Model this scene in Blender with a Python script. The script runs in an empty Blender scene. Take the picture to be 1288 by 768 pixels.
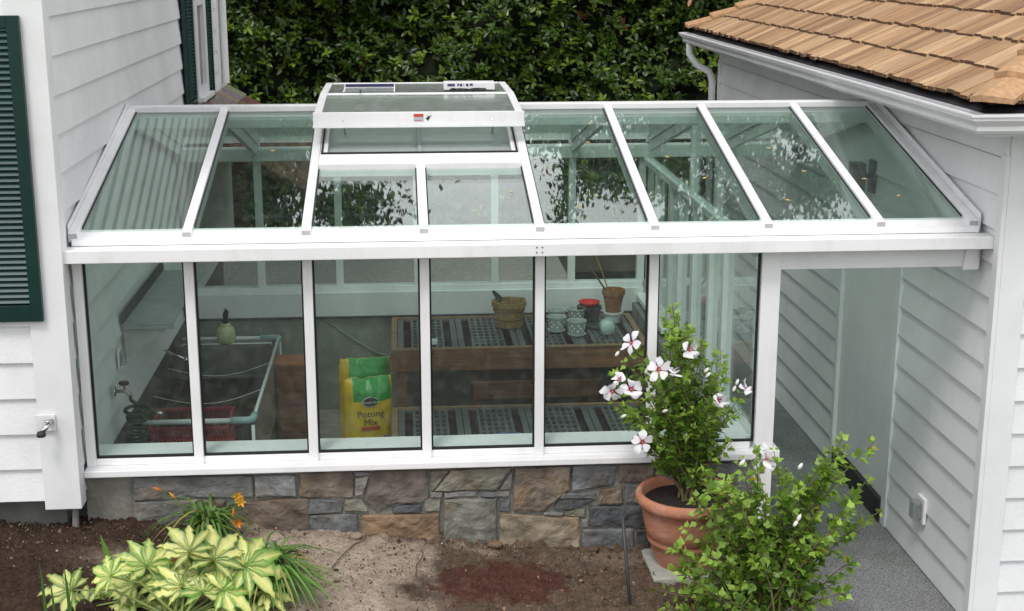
import bpy, math, random
import numpy as np
from mathutils import Vector, Matrix, noise
random.seed(11); rng = np.random.default_rng(7)
S = bpy.context.scene
COL = bpy.data.collections.new("place"); S.collection.children.link(COL)
R = math.radians

# ------------------------------------------------------------------ camera
CAM = np.array([2.1512, -9.0487, 4.4258]); YAW, PIT, FOC = -0.0779, 0.245, 1772.87
_c, _s = math.cos(YAW), math.sin(YAW)
_r = np.array([_c, _s, 0]); _f = np.array([-_s, _c, 0])
_F = _f*math.cos(PIT) + np.array([0, 0, -math.sin(PIT)]); _U = _f*math.sin(PIT) + np.array([0, 0, math.cos(PIT)])
cd = bpy.data.cameras.new("camera"); cam = bpy.data.objects.new("camera", cd); COL.objects.link(cam)
cd.sensor_width = 36; cd.lens = FOC/1288*36; cd.clip_end = 3000
cam.matrix_world = Matrix(((_r[0], _U[0], -_F[0], CAM[0]), (_r[1], _U[1], -_F[1], CAM[1]), (_r[2], _U[2], -_F[2], CAM[2]), (0, 0, 0, 1)))
S.camera = cam
def un(u, v, ax, val):          # survey helper: where a sight line meets a plane of the site
    a = 'xyz'.index(ax); d = _F*FOC + _r*(u-644) + _U*(384-v)
    t = (val-CAM[a])/d[a]; return Vector(CAM + t*d)

# ------------------------------------------------------------------ materials
def nt(name):
    m = bpy.data.materials.new(name); m.use_nodes = True; n = m.node_tree; n.nodes.clear()
    out = n.nodes.new('ShaderNodeOutputMaterial'); return m, n, out
def mat(name, col, rough=.6, var=.08, scale=6, bump=0., bscale=40, spec=.4, metal=0, stretch=None, attr=False, coat=0, trans=0, grime=None, big=.07):
    m, n, out = nt(name); L = n.links
    b = n.nodes.new('ShaderNodeBsdfPrincipled'); L.new(b.outputs[0], out.inputs[0])
    b.inputs['Roughness'].default_value = rough; b.inputs['Metallic'].default_value = metal
    b.inputs['Specular IOR Level'].default_value = spec
    if coat: b.inputs['Coat Weight'].default_value = coat
    tc = n.nodes.new('ShaderNodeTexCoord'); mp = n.nodes.new('ShaderNodeMapping'); L.new(tc.outputs['Object'], mp.inputs[0])
    if stretch: mp.inputs['Scale'].default_value = stretch
    ns = n.nodes.new('ShaderNodeTexNoise'); ns.inputs['Scale'].default_value = scale; ns.inputs['Detail'].default_value = 6
    L.new(mp.outputs[0], ns.inputs['Vector'])
    mr = n.nodes.new('ShaderNodeMapRange'); mr.inputs[1].default_value = .3; mr.inputs[2].default_value = .7
    mr.inputs[3].default_value = 1-var; mr.inputs[4].default_value = 1+var; L.new(ns.outputs[0], mr.inputs[0])
    mx = n.nodes.new('ShaderNodeMix'); mx.data_type = 'RGBA'; mx.blend_type = 'MULTIPLY'; mx.inputs[0].default_value = 1
    if attr:
        at = n.nodes.new('ShaderNodeAttribute'); at.attribute_name = 'Col'; L.new(at.outputs['Color'], mx.inputs[6])
    else: mx.inputs[6].default_value = (*col, 1)
    L.new(mr.outputs[0], mx.inputs[7]); base_out = mx.outputs[2]
    if big:
        nb = n.nodes.new('ShaderNodeTexNoise'); nb.inputs['Scale'].default_value = .9; nb.inputs['Detail'].default_value = 3; L.new(tc.outputs['Object'], nb.inputs['Vector'])
        rb_ = n.nodes.new('ShaderNodeMapRange'); rb_.inputs[1].default_value = .35; rb_.inputs[2].default_value = .65; rb_.inputs[3].default_value = 1-big; rb_.inputs[4].default_value = 1+big*.5; L.new(nb.outputs[0], rb_.inputs[0])
        m2 = n.nodes.new('ShaderNodeMix'); m2.data_type = 'RGBA'; m2.blend_type = 'MULTIPLY'; m2.inputs[0].default_value = 1; L.new(base_out, m2.inputs[6]); L.new(rb_.outputs[0], m2.inputs[7]); base_out = m2.outputs[2]
    if grime:       # (colour, amount, scale, stretch)
        gc, ga, gs, gst = grime; gm = n.nodes.new('ShaderNodeMapping'); gm.inputs['Scale'].default_value = gst; L.new(tc.outputs['Object'], gm.inputs[0])
        gn = n.nodes.new('ShaderNodeTexNoise'); gn.inputs['Scale'].default_value = gs; gn.inputs['Detail'].default_value = 9; gn.inputs['Roughness'].default_value = .65; L.new(gm.outputs[0], gn.inputs['Vector'])
        g2 = n.nodes.new('ShaderNodeMapRange'); g2.inputs[1].default_value = .5; g2.inputs[2].default_value = .72; g2.inputs[3].default_value = 0; g2.inputs[4].default_value = ga; L.new(gn.outputs[0], g2.inputs[0])
        m3 = n.nodes.new('ShaderNodeMix'); m3.data_type = 'RGBA'; L.new(g2.outputs[0], m3.inputs[0]); L.new(base_out, m3.inputs[6]); m3.inputs[7].default_value = (*gc, 1); base_out = m3.outputs[2]
    L.new(base_out, b.inputs['Base Color'])
    if bump:
        n2 = n.nodes.new('ShaderNodeTexNoise'); n2.inputs['Scale'].default_value = bscale; n2.inputs['Detail'].default_value = 5
        L.new(mp.outputs[0], n2.inputs['Vector'])
        bp = n.nodes.new('ShaderNodeBump'); bp.inputs['Strength'].default_value = bump; bp.inputs['Distance'].default_value = .02
        L.new(n2.outputs[0], bp.inputs['Height']); L.new(bp.outputs[0], b.inputs['Normal'])
    if trans:
        tr = n.nodes.new('ShaderNodeBsdfTranslucent'); L.new(mx.outputs[2], tr.inputs[0])
        ms = n.nodes.new('ShaderNodeMixShader'); ms.inputs[0].default_value = trans
        L.new(b.outputs[0], ms.inputs[1]); L.new(tr.outputs[0], ms.inputs[2]); L.new(ms.outputs[0], out.inputs[0])
    return m
def glassmat(name, tint, f0=.05, rough=0., dirt_haze=.06, alpha=0., gl=(1, 1, 1)):
    m, n, out = nt(name); L = n.links
    tr = n.nodes.new('ShaderNodeBsdfTransparent'); tr.inputs[0].default_value = (*tint, 1)
    g = n.nodes.new('ShaderNodeBsdfGlossy'); g.inputs['Roughness'].default_value = rough; g.inputs[0].default_value = (*gl, 1)
    d = n.nodes.new('ShaderNodeBsdfDiffuse'); d.inputs[0].default_value = (.5, .55, .52, 1)  # pale veil
    lw = n.nodes.new('ShaderNodeLayerWeight'); lw.inputs[0].default_value = .5
    pw = n.nodes.new('ShaderNodeMath'); pw.operation = 'POWER'; pw.inputs[1].default_value = 4.2; L.new(lw.outputs['Facing'], pw.inputs[0])
    ma = n.nodes.new('ShaderNodeMath'); ma.operation = 'MULTIPLY_ADD'; ma.inputs[1].default_value = 1-f0; ma.inputs[2].default_value = f0; L.new(pw.outputs[0], ma.inputs[0])
    # slightly wavy panes
    tc = n.nodes.new('ShaderNodeTexCoord'); ns = n.nodes.new('ShaderNodeTexNoise'); ns.inputs['Scale'].default_value = 1.7; L.new(tc.outputs['Object'], ns.inputs['Vector'])
    bp = n.nodes.new('ShaderNodeBump'); bp.inputs['Strength'].default_value = .018; bp.inputs['Distance'].default_value = .05; L.new(ns.outputs[0], bp.inputs['Height']); L.new(bp.outputs[0], g.inputs['Normal'])
    m1 = n.nodes.new('ShaderNodeMixShader'); L.new(ma.outputs[0], m1.inputs[0]); L.new(tr.outputs[0], m1.inputs[1]); L.new(g.outputs[0], m1.inputs[2])
    n3 = n.nodes.new('ShaderNodeTexNoise'); n3.inputs['Scale'].default_value = 14; n3.inputs['Detail'].default_value = 8; L.new(tc.outputs['Object'], n3.inputs['Vector'])
    mr = n.nodes.new('ShaderNodeMapRange'); mr.inputs[1].default_value = .45; mr.inputs[2].default_value = .75; mr.inputs[3].default_value = alpha; mr.inputs[4].default_value = alpha+dirt_haze; L.new(n3.outputs[0], mr.inputs[0])
    m2 = n.nodes.new('ShaderNodeMixShader'); L.new(mr.outputs[0], m2.inputs[0]); L.new(m1.outputs[0], m2.inputs[1]); L.new(d.outputs[0], m2.inputs[2])
    L.new(m2.outputs[0], out.inputs[0]); return m

WHITE = mat('white_powder_coat', (.80, .80, .81), .35, .02, 3, spec=.5, grime=((.42, .42, .36), .22, 7, (1, 1, .35)))
SIDE = mat('white_siding_paint', (.76, .77, .775), .5, .035, 2.2, .15, 50, grime=((.45, .46, .42), .16, 5, (1, 1, .6)))
TRIM = mat('white_trim_paint', (.76, .77, .775), .5, .03, 3, .05, 50, grime=((.45, .46, .42), .16, 5, (1, 1, .4)))
GREEN = mat('dark_green_shutter', (.004, .028, .023), .35, .1, 8, .05, 60)
LOUV = mat('green_louvre', (.018, .055, .052), .38, .12, 8)
BLACK = mat('black_rubber', (.012, .012, .015), .5, .1)
DARKM = mat('dark_metal', (.03, .03, .035), .4, .1)
GLASS = glassmat('clear_green_glass', (.875, .965, .92), .10, dirt_haze=.02, alpha=.004)
GLASSV = glassmat('wall_glass', (.945, .985, .97), .022, dirt_haze=.03, alpha=.018)  # veil paints in the haze of reflected light on the wall panes
SASHG = glassmat('sash_glass', (.70, .75, .70), .06, .15, dirt_haze=.14, alpha=.16)  # stronger veil paints a pale reflection onto the sash panes
SCREEN = glassmat('screen_mesh', (.75, .8, .85), .05, .2, 0.04, .5)
VINYL = glassmat('clear_vinyl', (.84, .88, .86), .05, .12, .15, .16)
CONC = mat('concrete', (.20, .195, .17), .9, .25, 5, .5, 30, grime=((.07, .06, .045), .7, 4, (1, 1, 1)))
CONCB = mat('concrete_block_wall', (.30, .32, .27), .9, .12, 2.5, .25, 30)
AGG = mat('exposed_aggregate', (.21, .215, .215), .85, .62, 70, .7, 120, big=.25, grime=((.07, .065, .055), .5, 1.6, (1, 1, 1)))
ASPH = mat('asphalt', (.21, .20, .185), .9, .3, 25, .6, 80)
FLOORM = mat('greenhouse_floor', (.32, .31, .28), .85, .2, 8, .2, 50)
MORT = mat('mortar', (.20, .20, .18), .95, .15, 30, .5, 90)
STONE = mat('field_stone', (.2, .2, .2), .75, .34, 9, .9, 16, attr=True)
BENCHW = mat('redwood_bench', (.19, .085, .04), .6, .35, 5, .3, 25, stretch=(.25, 6, 6))
BENCHL = mat('bench_edge_wood', (.27, .16, .09), .65, .25, 6, .2, 30, stretch=(.3, 6, 6))
GRATE = mat('grey_plastic_grate', (.105, .115, .12), .5, .12, 8)
TERRA = mat('terracotta', (.42, .175, .105), .85, .16, 7, .35, 30, grime=((.50, .40, .33), .5, 4, (1, 1, 2.2)))
TERR2 = mat('old_terracotta', (.30, .125, .06), .8, .2, 14, .3, 40)
BAMB = mat('bamboo_tub', (.30, .20, .075), .7, .25, 8, .3, 30, stretch=(8, 8, 1))
WPOT = mat('white_glazed_pot', (.66, .70, .68), .25, .04, 4)
GPOT = mat('grey_glazed_pot', (.40, .45, .43), .3, .04, 4)
LITHOLE = mat('lit_hole', (.93, .95, .93), .3, .02)  # bright paint standing for light in the pot holes
REDP = mat('red_plastic', (.55, .012, .02), .3, .1)
BLACKP = mat('black_nursery_pot', (.02, .022, .02), .5, .2)
PVC = mat('pvc_pipe', (.60, .63, .62), .35, .05)
ELB = mat('pvc_elbow', (.30, .40, .42), .4, .05)
SOILD = mat('potting_soil', (.022, .015, .011), .95, .5, 60, 1, 60)
CHROME = mat('chrome', (.6, .6, .62), .15, .05, metal=1)
BRASS = mat('weathered_brass', (.30, .27, .22), .3, .2, metal=1)
HOSE = mat('dark_green_hose', (.008, .03, .02), .35, .1)
SPRAYB = mat('pale_green_bottle', (.42, .46, .24), .35, .05)
CRATE = mat('brown_box', (.20, .075, .035), .6, .25, 6, .2, 30, stretch=(1, 1, 6))
YEL = mat('yellow_bag_film', (.80, .52, .01), .28, .08, 9, .45, 14, spec=.6)
GRN = mat('green_bag_film', (.03, .33, .055), .28, .08, 9, .45, 14, spec=.6)
INK = mat('dark_print', (.02, .02, .015), .5, .02); REDI = mat('red_print', (.55, .05, .02), .4, .1)
WINK = mat('white_print', (.8, .8, .8), .5, .02); PURP = mat('purple_print', (.30, .14, .30), .4, .3, 60); BLUEI = mat('blue_print', (.035, .06, .22), .35, .1)
CEDAR = mat('cedar_shake', (.4, .25, .13), .7, .30, 5, .45, 30, stretch=(1.2, 26, 1.2), attr=True)
CEDARD = mat('cedar_underlayer', (.09, .045, .025), .9, .3, 20, .4, 60)
CEDARC = mat('cedar_cap', (.46, .27, .14), .65, .22, 4, .4, 30, stretch=(6, 6, 6))
SHING = mat('asphalt_shingle_brown', (.16, .075, .055), .9, .3, 12, .3, 90, attr=True)
LEAF = mat('hibiscus_leaf', (.1, .2, .03), .42, .1, 20, attr=True, trans=.3, spec=.5)
LAUR = mat('laurel_leaf', (.05, .11, .02), .36, .15, 6, attr=True, spec=.42, trans=.12)
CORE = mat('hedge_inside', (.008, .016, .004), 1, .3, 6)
TREEL = mat('tree_leaf', (.05, .09, .02), .5, .15, 6, attr=True, trans=.15)
BARK = mat('bark', (.09, .065, .045), .9, .3, 12, .8, 30, stretch=(1, 1, .2))
STEM = mat('woody_stem', (.14, .12, .06), .8, .2, 20)
PETAL = mat('petal', (.9, .9, .9), .55, .03, 20, attr=True, trans=.25)
FATS = mat('variegated_leaf', (.5, .6, .1), .38, .06, 20, attr=True, trans=.2, spec=.5)
BLADE = mat('daylily_blade', (.1, .2, .03), .42, .12, 9, attr=True, trans=.2)
PEB = mat('pebble', (.3, .28, .25), .85, .2, 20, .3, 60, attr=True)
FOUND = mat('foundation', (.13, .13, .12), .95, .2, 6, .3, 40)
SLAB = mat('paver', (.36, .37, .33), .9, .12, 14, .4, 70)

# garden soil: dark humus to the left and right, paler trodden subsoil in the middle, a reddish bark spill
def soilmat():
    m, n, out = nt('garden_soil'); L = n.links
    b = n.nodes.new('ShaderNodeBsdfPrincipled'); b.inputs['Roughness'].default_value = .97; b.inputs['Specular IOR Level'].default_value = .15
    L.new(b.outputs[0], out.inputs[0])
    at = n.nodes.new('ShaderNodeAttribute'); at.attribute_name = 'Col'
    tc = n.nodes.new('ShaderNodeTexCoord')
    def N(sc, det=8, rg=.6):
        x = n.nodes.new('ShaderNodeTexNoise'); x.inputs['Scale'].default_value = sc; x.inputs['Detail'].default_value = det; x.inputs['Roughness'].default_value = rg
        L.new(tc.outputs['Object'], x.inputs['Vector']); return x
    a, c = N(11, 10, .7), N(75, 6, .75)
    r1 = n.nodes.new('ShaderNodeMapRange'); r1.inputs[1].default_value = .3; r1.inputs[2].default_value = .7; r1.inputs[3].default_value = .62; r1.inputs[4].default_value = 1.35; L.new(a.outputs[0], r1.inputs[0])
    r2 = n.nodes.new('ShaderNodeMapRange'); r2.inputs[1].default_value = .35; r2.inputs[2].default_value = .7; r2.inputs[3].default_value = .6; r2.inputs[4].default_value = 1.5; L.new(c.outputs[0], r2.inputs[0])
    mu = n.nodes.new('ShaderNodeMath'); mu.operation = 'MULTIPLY'; L.new(r1.outputs[0], mu.inputs[0]); L.new(r2.outputs[0], mu.inputs[1])
    mx = n.nodes.new('ShaderNodeMix'); mx.data_type = 'RGBA'; mx.blend_type = 'MULTIPLY'; mx.inputs[0].default_value = 1
    L.new(at.outputs['Color'], mx.inputs[6]); L.new(mu.outputs[0], mx.inputs[7]); L.new(mx.outputs[2], b.inputs['Base Color'])
    d = N(48, 8, .8); bp = n.nodes.new('ShaderNodeBump'); bp.inputs['Strength'].default_value = .9; bp.inputs['Distance'].default_value = .03
    L.new(d.outputs[0], bp.inputs['Height']); L.new(bp.outputs[0], b.inputs['Normal']); return m
SOIL = soilmat()

# ------------------------------------------------------------------ mesh helpers
class MB:
    def __init__(s): s.v = []; s.f = []; s.m = []; s.c = []
    def add(s, vs, fs, mi=0, col=None):
        o = len(s.v); s.v += [tuple(p) for p in vs]; s.f += [tuple(i+o for i in f) for f in fs]; s.m += [mi]*len(fs)
        s.c += [col or (1, 1, 1)]*len(vs); return s
    def box(s, x0, x1, y0, y1, z0, z1, mi=0, col=None, M=None):
        vs = [Vector((x, y, z)) for z in (z0, z1) for y in (y0, y1) for x in (x0, x1)]
        if M is not None: vs = [M @ p for p in vs]
        return s.add(vs, [(0, 2, 3, 1), (4, 5, 7, 6), (0, 1, 5, 4), (2, 6, 7, 3), (0, 4, 6, 2), (1, 3, 7, 5)], mi, col)
    def hexa(s, P, mi=0, col=None):   # 4 lower + 4 upper corners, each in ring order
        return s.add(P, [(3, 2, 1, 0), (4, 5, 6, 7), (0, 1, 5, 4), (1, 2, 6, 5), (2, 3, 7, 6), (3, 0, 4, 7)], mi, col)
    def prism(s, ring, off, mi=0, col=None):
        n = len(ring); vs = [Vector(p) for p in ring] + [Vector(p)+Vector(off) for p in ring]
        return s.add(vs, [tuple(range(n))[::-1], tuple(range(n, 2*n))] + [(i, (i+1) % n, (i+1) % n+n, i+n) for i in range(n)], mi, col)
    def tube(s, pts, r, n=8, mi=0, col=None, cap=True):
        pts = [Vector(p) for p in pts]; rs = r if isinstance(r, (list, tuple)) else [r]*len(pts)
        vs = []; fs = []; up = None
        for i, p in enumerate(pts):
            t = (pts[min(i+1, len(pts)-1)]-pts[max(i-1, 0)]).normalized()
            if up is None: up = Vector((0, 0, 1)) if abs(t.z) < .9 else Vector((1, 0, 0))
            a = t.cross(up).normalized(); up = a.cross(t).normalized()
            for k in range(n):
                q = 2*math.pi*k/n; vs.append(p + a*math.cos(q)*rs[i] + up*math.sin(q)*rs[i])
        for i in range(len(pts)-1):
            for k in range(n): fs.append((i*n+k, i*n+(k+1) % n, (i+1)*n+(k+1) % n, (i+1)*n+k))
        if cap: fs += [tuple(range(n))[::-1], tuple(range((len(pts)-1)*n, len(pts)*n))]
        return s.add(vs, fs, mi, col)
    def lathe(s, prof, n=28, c=(0, 0, 0), mi=0, M=None, cap=True):
        vs = []; fs = []
        for (r, z) in prof:
            for k in range(n):
                q = 2*math.pi*k/n; p = Vector((r*math.cos(q), r*math.sin(q), z)); p = M @ p if M is not None else p
                vs.append(p+Vector(c))
        for i in range(len(prof)-1):
            for k in range(n): fs.append((i*n+k, i*n+(k+1) % n, (i+1)*n+(k+1) % n, (i+1)*n+k))
        if cap: fs += [tuple(range(n))[::-1], tuple(range((len(prof)-1)*n, len(prof)*n))]
        return s.add(vs, fs, mi)
    def build(s, name, mats, parent=None, smooth=False, bevel=0, loc=None):
        me = bpy.data.meshes.new(name); me.from_pydata([tuple(p) for p in s.v], [], s.f)
        mats = mats if isinstance(mats, (list, tuple)) else [mats]
        for m in mats: me.materials.append(m)
        me.polygons.foreach_set('material_index', s.m)
        ca = me.color_attributes.new('Col', 'FLOAT_COLOR', 'POINT'); ca.data.foreach_set('color', np.array([(*c, 1) for c in s.c], 'f').ravel())
        me.update()
        return link(name, me, parent, smooth, bevel, loc)
def link(name, me, parent=None, smooth=False, bevel=0, loc=None):
    o = bpy.data.objects.new(name, me); COL.objects.link(o)
    if loc is not None:                       # move the origin to the thing's base
        L = Vector(loc); me.transform(Matrix.Translation(-L)); o.location = L
    if parent is not None:
        o.parent = parent; o.matrix_parent_inverse = Matrix.Translation(-Vector(parent.location)) if parent.rotation_euler.z == 0 else Matrix.Identity(4)
    if smooth:
        me.polygons.foreach_set('use_smooth', [True]*len(me.polygons))
    if bevel:
        b = o.modifiers.new('bevel', 'BEVEL'); b.width = bevel; b.segments = 2; b.limit_method = 'ANGLE'; b.angle_limit = R(50)
    return o
def tag(o, label=None, cat=None, group=None, kind=None):
    if label: o['label'] = label
    if cat: o['category'] = cat
    if group: o['group'] = group
    if kind: o['kind'] = kind
    return o
def thing(name, loc, label, cat, group=None, rz=0):
    o = bpy.data.objects.new(name, None); COL.objects.link(o); o.location = loc; o.rotation_euler.z = rz; o.empty_display_size = .1
    return tag(o, label, cat, group)
def npmesh(name, V, Fc, col, mats, parent=None, smooth=False, loc=None):
    """V (n,3), Fc (m,3) triangles, col (n,3)"""
    me = bpy.data.meshes.new(name); me.vertices.add(len(V)); me.vertices.foreach_set('co', V.astype('f').ravel())
    me.loops.add(Fc.size); me.loops.foreach_set('vertex_index', Fc.astype('i').ravel())
    me.polygons.add(len(Fc)); me.polygons.foreach_set('loop_start', np.arange(len(Fc), dtype='i')*3)
    me.update(calc_edges=True)
    ca = me.color_attributes.new('Col', 'FLOAT_COLOR', 'POINT'); ca.data.foreach_set('color', np.concatenate([col, np.ones((len(V), 1))], 1).astype('f').ravel())
    me.materials.append(mats)
    return link(name, me, parent, smooth, 0, loc)
LAURT = (np.array([(0, 0, 0), (.35, .2, .05), (.35, -.2, .05), (.7, .19, .02), (.7, -.19, .02), (1, 0, -.1), (.5, 0, -.02)]),
         np.array([(0, 6, 1), (0, 2, 6), (1, 6, 3), (2, 4, 6), (3, 6, 5), (4, 5, 6)]))
HIBT = (np.array([(0, 0, 0), (.22, .36, .05), (.22, -.36, .05), (.55, .2, .02), (.55, -.2, .02), (1, 0, -.14), (.42, 0, -.04), (.45, .36, 0), (.45, -.36, 0)]),
        np.array([(0, 6, 1), (0, 2, 6), (1, 6, 7), (2, 8, 6), (7, 6, 3), (8, 4, 6), (3, 6, 5), (4, 5, 6)]))
def leaves(P, D, Nn, size, tmpl, colr):
    """P base points, D directions, Nn normals, size, template -> arrays"""
    T, Fc = tmpl; D = D/np.linalg.norm(D, axis=1, keepdims=True)
    Bv = np.cross(Nn, D); Bv /= np.linalg.norm(Bv, axis=1, keepdims=True)+1e-9; Nv = np.cross(D, Bv)
    V = P[:, None, :] + size[:, None, None]*(T[None, :, 0:1]*D[:, None, :] + T[None, :, 1:2]*Bv[:, None, :] + T[None, :, 2:3]*Nv[:, None, :])
    k = len(T); F2 = Fc[None, :, :] + (np.arange(len(P))*k)[:, None, None]
    C = np.repeat(colr[:, None, :], k, 1)
    return V.reshape(-1, 3), F2.reshape(-1, 3), C.reshape(-1, 3)
def unit(n): a = rng.normal(size=(n, 3)); return a/np.linalg.norm(a, axis=1, keepdims=True)

# ------------------------------------------------------------------ ground
MW = .76
def soilz(x, y):
    z = float(np.interp(x, [-6, -3, 0, 1, 2, 3, 3.9, 4.25, 4.5, 4.72], [.85, .82, .74, .68, .57, .47, .41, .34, .10, -.22]))
    return z - .012*max(0, -y-1)
def P3(x, y, z=0): return Vector((x, y, z))
mb = MB().add([(-400, -300, -.3), (400, -300, -.3), (400, 900, -.3), (-400, 900, -.3)], [(0, 1, 2, 3)])
tag(mb.build('ground', mat('far_ground', (.10, .12, .06), .95, .3, .5, .3, 3)), kind='structure')
mb = MB().box(4.5, 14, -9, 10.6, -.24, -.1407); tag(mb.build('patio', AGG), kind='structure')
mb = MB().add([(-12, 4.75, -.02), (4.46, 4.75, -.02), (4.46, 12.9, -.02), (-12, 12.9, -.02)], [(0, 1, 2, 3)]); tag(mb.build('driveway', ASPH), kind='structure')
mb = MB().add([(4.46, 10.6, -.021), (14, 10.6, -.021), (14, 12.9, -.021), (4.46, 12.9, -.021)], [(0, 1, 2, 3)]); tag(mb.build('mulch_strip', SOILD), kind='structure')
# soil bed
xs = np.concatenate([np.linspace(-5.5, -1.8, 30), np.linspace(-1.75, 4.78, 560)]); nx = len(xs); ys = np.concatenate([np.linspace(-7.5, -2.2, 36), np.linspace(-2.15, .05, 190)])
V = []; C = []
DK, TAN, RED, MID = np.array((.070, .044, .031)), np.array((.47, .375, .295)), np.array((.105, .047, .034)), np.array((.21, .15, .105))
for y in ys:
    for x in xs:
        p = Vector((x, y, 0)); h = soilz(x, y)
        n1 = noise.fractal(p*2.2, 1, 2, 4); n2 = noise.fractal(p*9, 1, 2, 4); n3 = noise.fractal(p*31, 1, 2, 3)
        # areas of soil
        t = .5 + .5*math.tanh((x-.95+.35*n1)/.14) if x < 1.6 else .5-.5*math.tanh((x-2.35-.28*(y+.3)+.5*n1)/.16)
        wallmess = math.exp(-((y+.05)/.11)**2)*(1 if x > 2.0 or x < .6 else .35)
        t *= 1-.8*wallmess
        if x < .95: t = max(t, .75*math.exp(-(((x-.45)/.3)**2+((y+.62)/.12)**2)))
        t2 = .55*math.exp(-(((x-3.55)/.4)**2+((y+.28)/.10)**2)); t = max(t, t2)
        c = DK*(1-t)+TAN*t
        m = (.5+.5*math.tanh((x-2.3)/.2))*(1-t); c = c*(1-.55*m)+MID*.55*m
        q = ((x-2.72-.25*(y+.7))/.44)**2+((y+.72)/.36)**2 + .5*n1+.55*n2
        rr = .5-.5*math.tanh((q-.75)/.14); c = c*(1-rr)+RED*rr
        rough = (1-t)*.75+.25
        h += .018*n1 + .028*n2*rough + .022*n3*rough + (.007+.009*rough)*noise.noise(p*75) + .03*wallmess*max(0, n2)+.03*rr*.6
        if y < -2.6: c = DK
        V.append((x, y, h)); C.append(c)
V = np.array(V); C = np.array(C); idx = np.arange(nx*len(ys)).reshape(len(ys), nx)
a, b, c_, d = idx[:-1, :-1].ravel(), idx[:-1, 1:].ravel(), idx[1:, 1:].ravel(), idx[1:, :-1].ravel()
SO = npmesh('garden_soil', V, np.concatenate([np.stack([a, b, c_], 1), np.stack([a, c_, d], 1)]), C, SOIL, smooth=True); tag(SO, kind='structure')
# pebbles, clods, chips
ICO = np.array([(0, 0, 1), (.894, 0, .447), (.276, .851, .447), (-.724, .526, .447), (-.724, -.526, .447), (.276, -.851, .447), (.724, .526, -.447), (-.276, .851, -.447), (-.894, 0, -.447), (-.276, -.851, -.447), (.724, -.526, -.447), (0, 0, -1)])
ICF = np.array([(0, 1, 2), (0, 2, 3), (0, 3, 4), (0, 4, 5), (0, 5, 1), (1, 6, 2), (2, 7, 3), (3, 8, 4), (4, 9, 5), (5, 10, 1), (6, 7, 2), (7, 8, 3), (8, 9, 4), (9, 10, 5), (10, 6, 1), (11, 7, 6), (11, 8, 7), (11, 9, 8), (11, 10, 9), (11, 6, 10)])
n = 15000; Vs, Fs, Cs = [], [], []
px = rng.uniform(-1.6, 4.45, n); py = -rng.uniform(0, 1, n)**1.6*2.3-.08; sz = .0022+.0055*rng.random(n)**3.2
big = rng.random(n) < .05; sz[big] *= 2.3
pal = np.array([(.09, .055, .035), (.15, .10, .07), (.20, .16, .12), (.05, .03, .02), (.42, .40, .37), (.24, .15, .09)])
ci = rng.choice(6, n, p=[.27, .25, .18, .2, .03, .07]); ci[big] = rng.choice([0, 1, 3, 5], big.sum())
for i in range(n):
    A = ICO*(sz[i]*rng.uniform(.5, 1.5, 3))*(1+.25*rng.normal(size=(12, 1)))
    Vs.append(A+np.array([px[i], py[i], soilz(px[i], py[i])+sz[i]*.25])); Fs.append(ICF+12*i); Cs.append(np.repeat(pal[ci[i]][None]*rng.uniform(.7, 1.3), 12, 0))
tag(npmesh('pebbles', np.concatenate(Vs), np.concatenate(Fs), np.concatenate(Cs), PEB), 'small pebbles and crumbs scattered over the garden soil', 'pebbles', kind='stuff')
def rock(u, v, s, col, label):
    p = un(u, v, 'z', .5); z = soilz(p.x, p.y); p = un(u, v, 'z', z)
    if p.y > -.12: p.y = -.14
    A = []
    mb = MB(); bm = ICO.copy()
    for w in bm: A.append(Vector((w[0]*s*1.3, w[1]*s*.9, w[2]*s*.8))*(1+.2*random.uniform(-1, 1)))
    mb.add([a+Vector((p.x, p.y, z+s*.3)) for a in A], [tuple(f) for f in ICF], 0, col)
    o = mb.build('rock', PEB, smooth=True, loc=(p.x, p.y, z)); sb = o.modifiers.new('s', 'SUBSURF'); sb.levels = 1; sb.render_levels = 2
    tag(o, label, 'rock')
rock(449, 667, .045, (.26, .20, .15), 'tan rounded rock lying against the stone base below the brown-orange stone')
rock(622, 688, .055, (.17, .11, .07), 'brown rock half buried in dark soil below the largest olive stone')
rock(745, 690, .05, (.09, .06, .04), 'dark earthy clod near the foot of the grey slate stones')
# twigs
def twig(pts, label):
    Q = []
    for u, v in pts:
        p = un(u, v, 'z', .55); p = un(u, v, 'z', soilz(p.x, p.y)+.01); p.z = soilz(p.x, p.y)+.018; Q.append(p)
    tag(MB().tube(Q, [.004]*(len(Q)-1)+[.002], 5).build('twig', BARK, loc=Q[0]), label, 'twig')
twig([(417, 716), (430, 700), (445, 686), (458, 680), (460, 672)], 'thin curved dark twig lying on the pale soil left of the reddish patch')
twig([(523, 725), (524, 712), (531, 702), (533, 694)], 'short dark forked twig beside the reddish soil patch')

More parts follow.
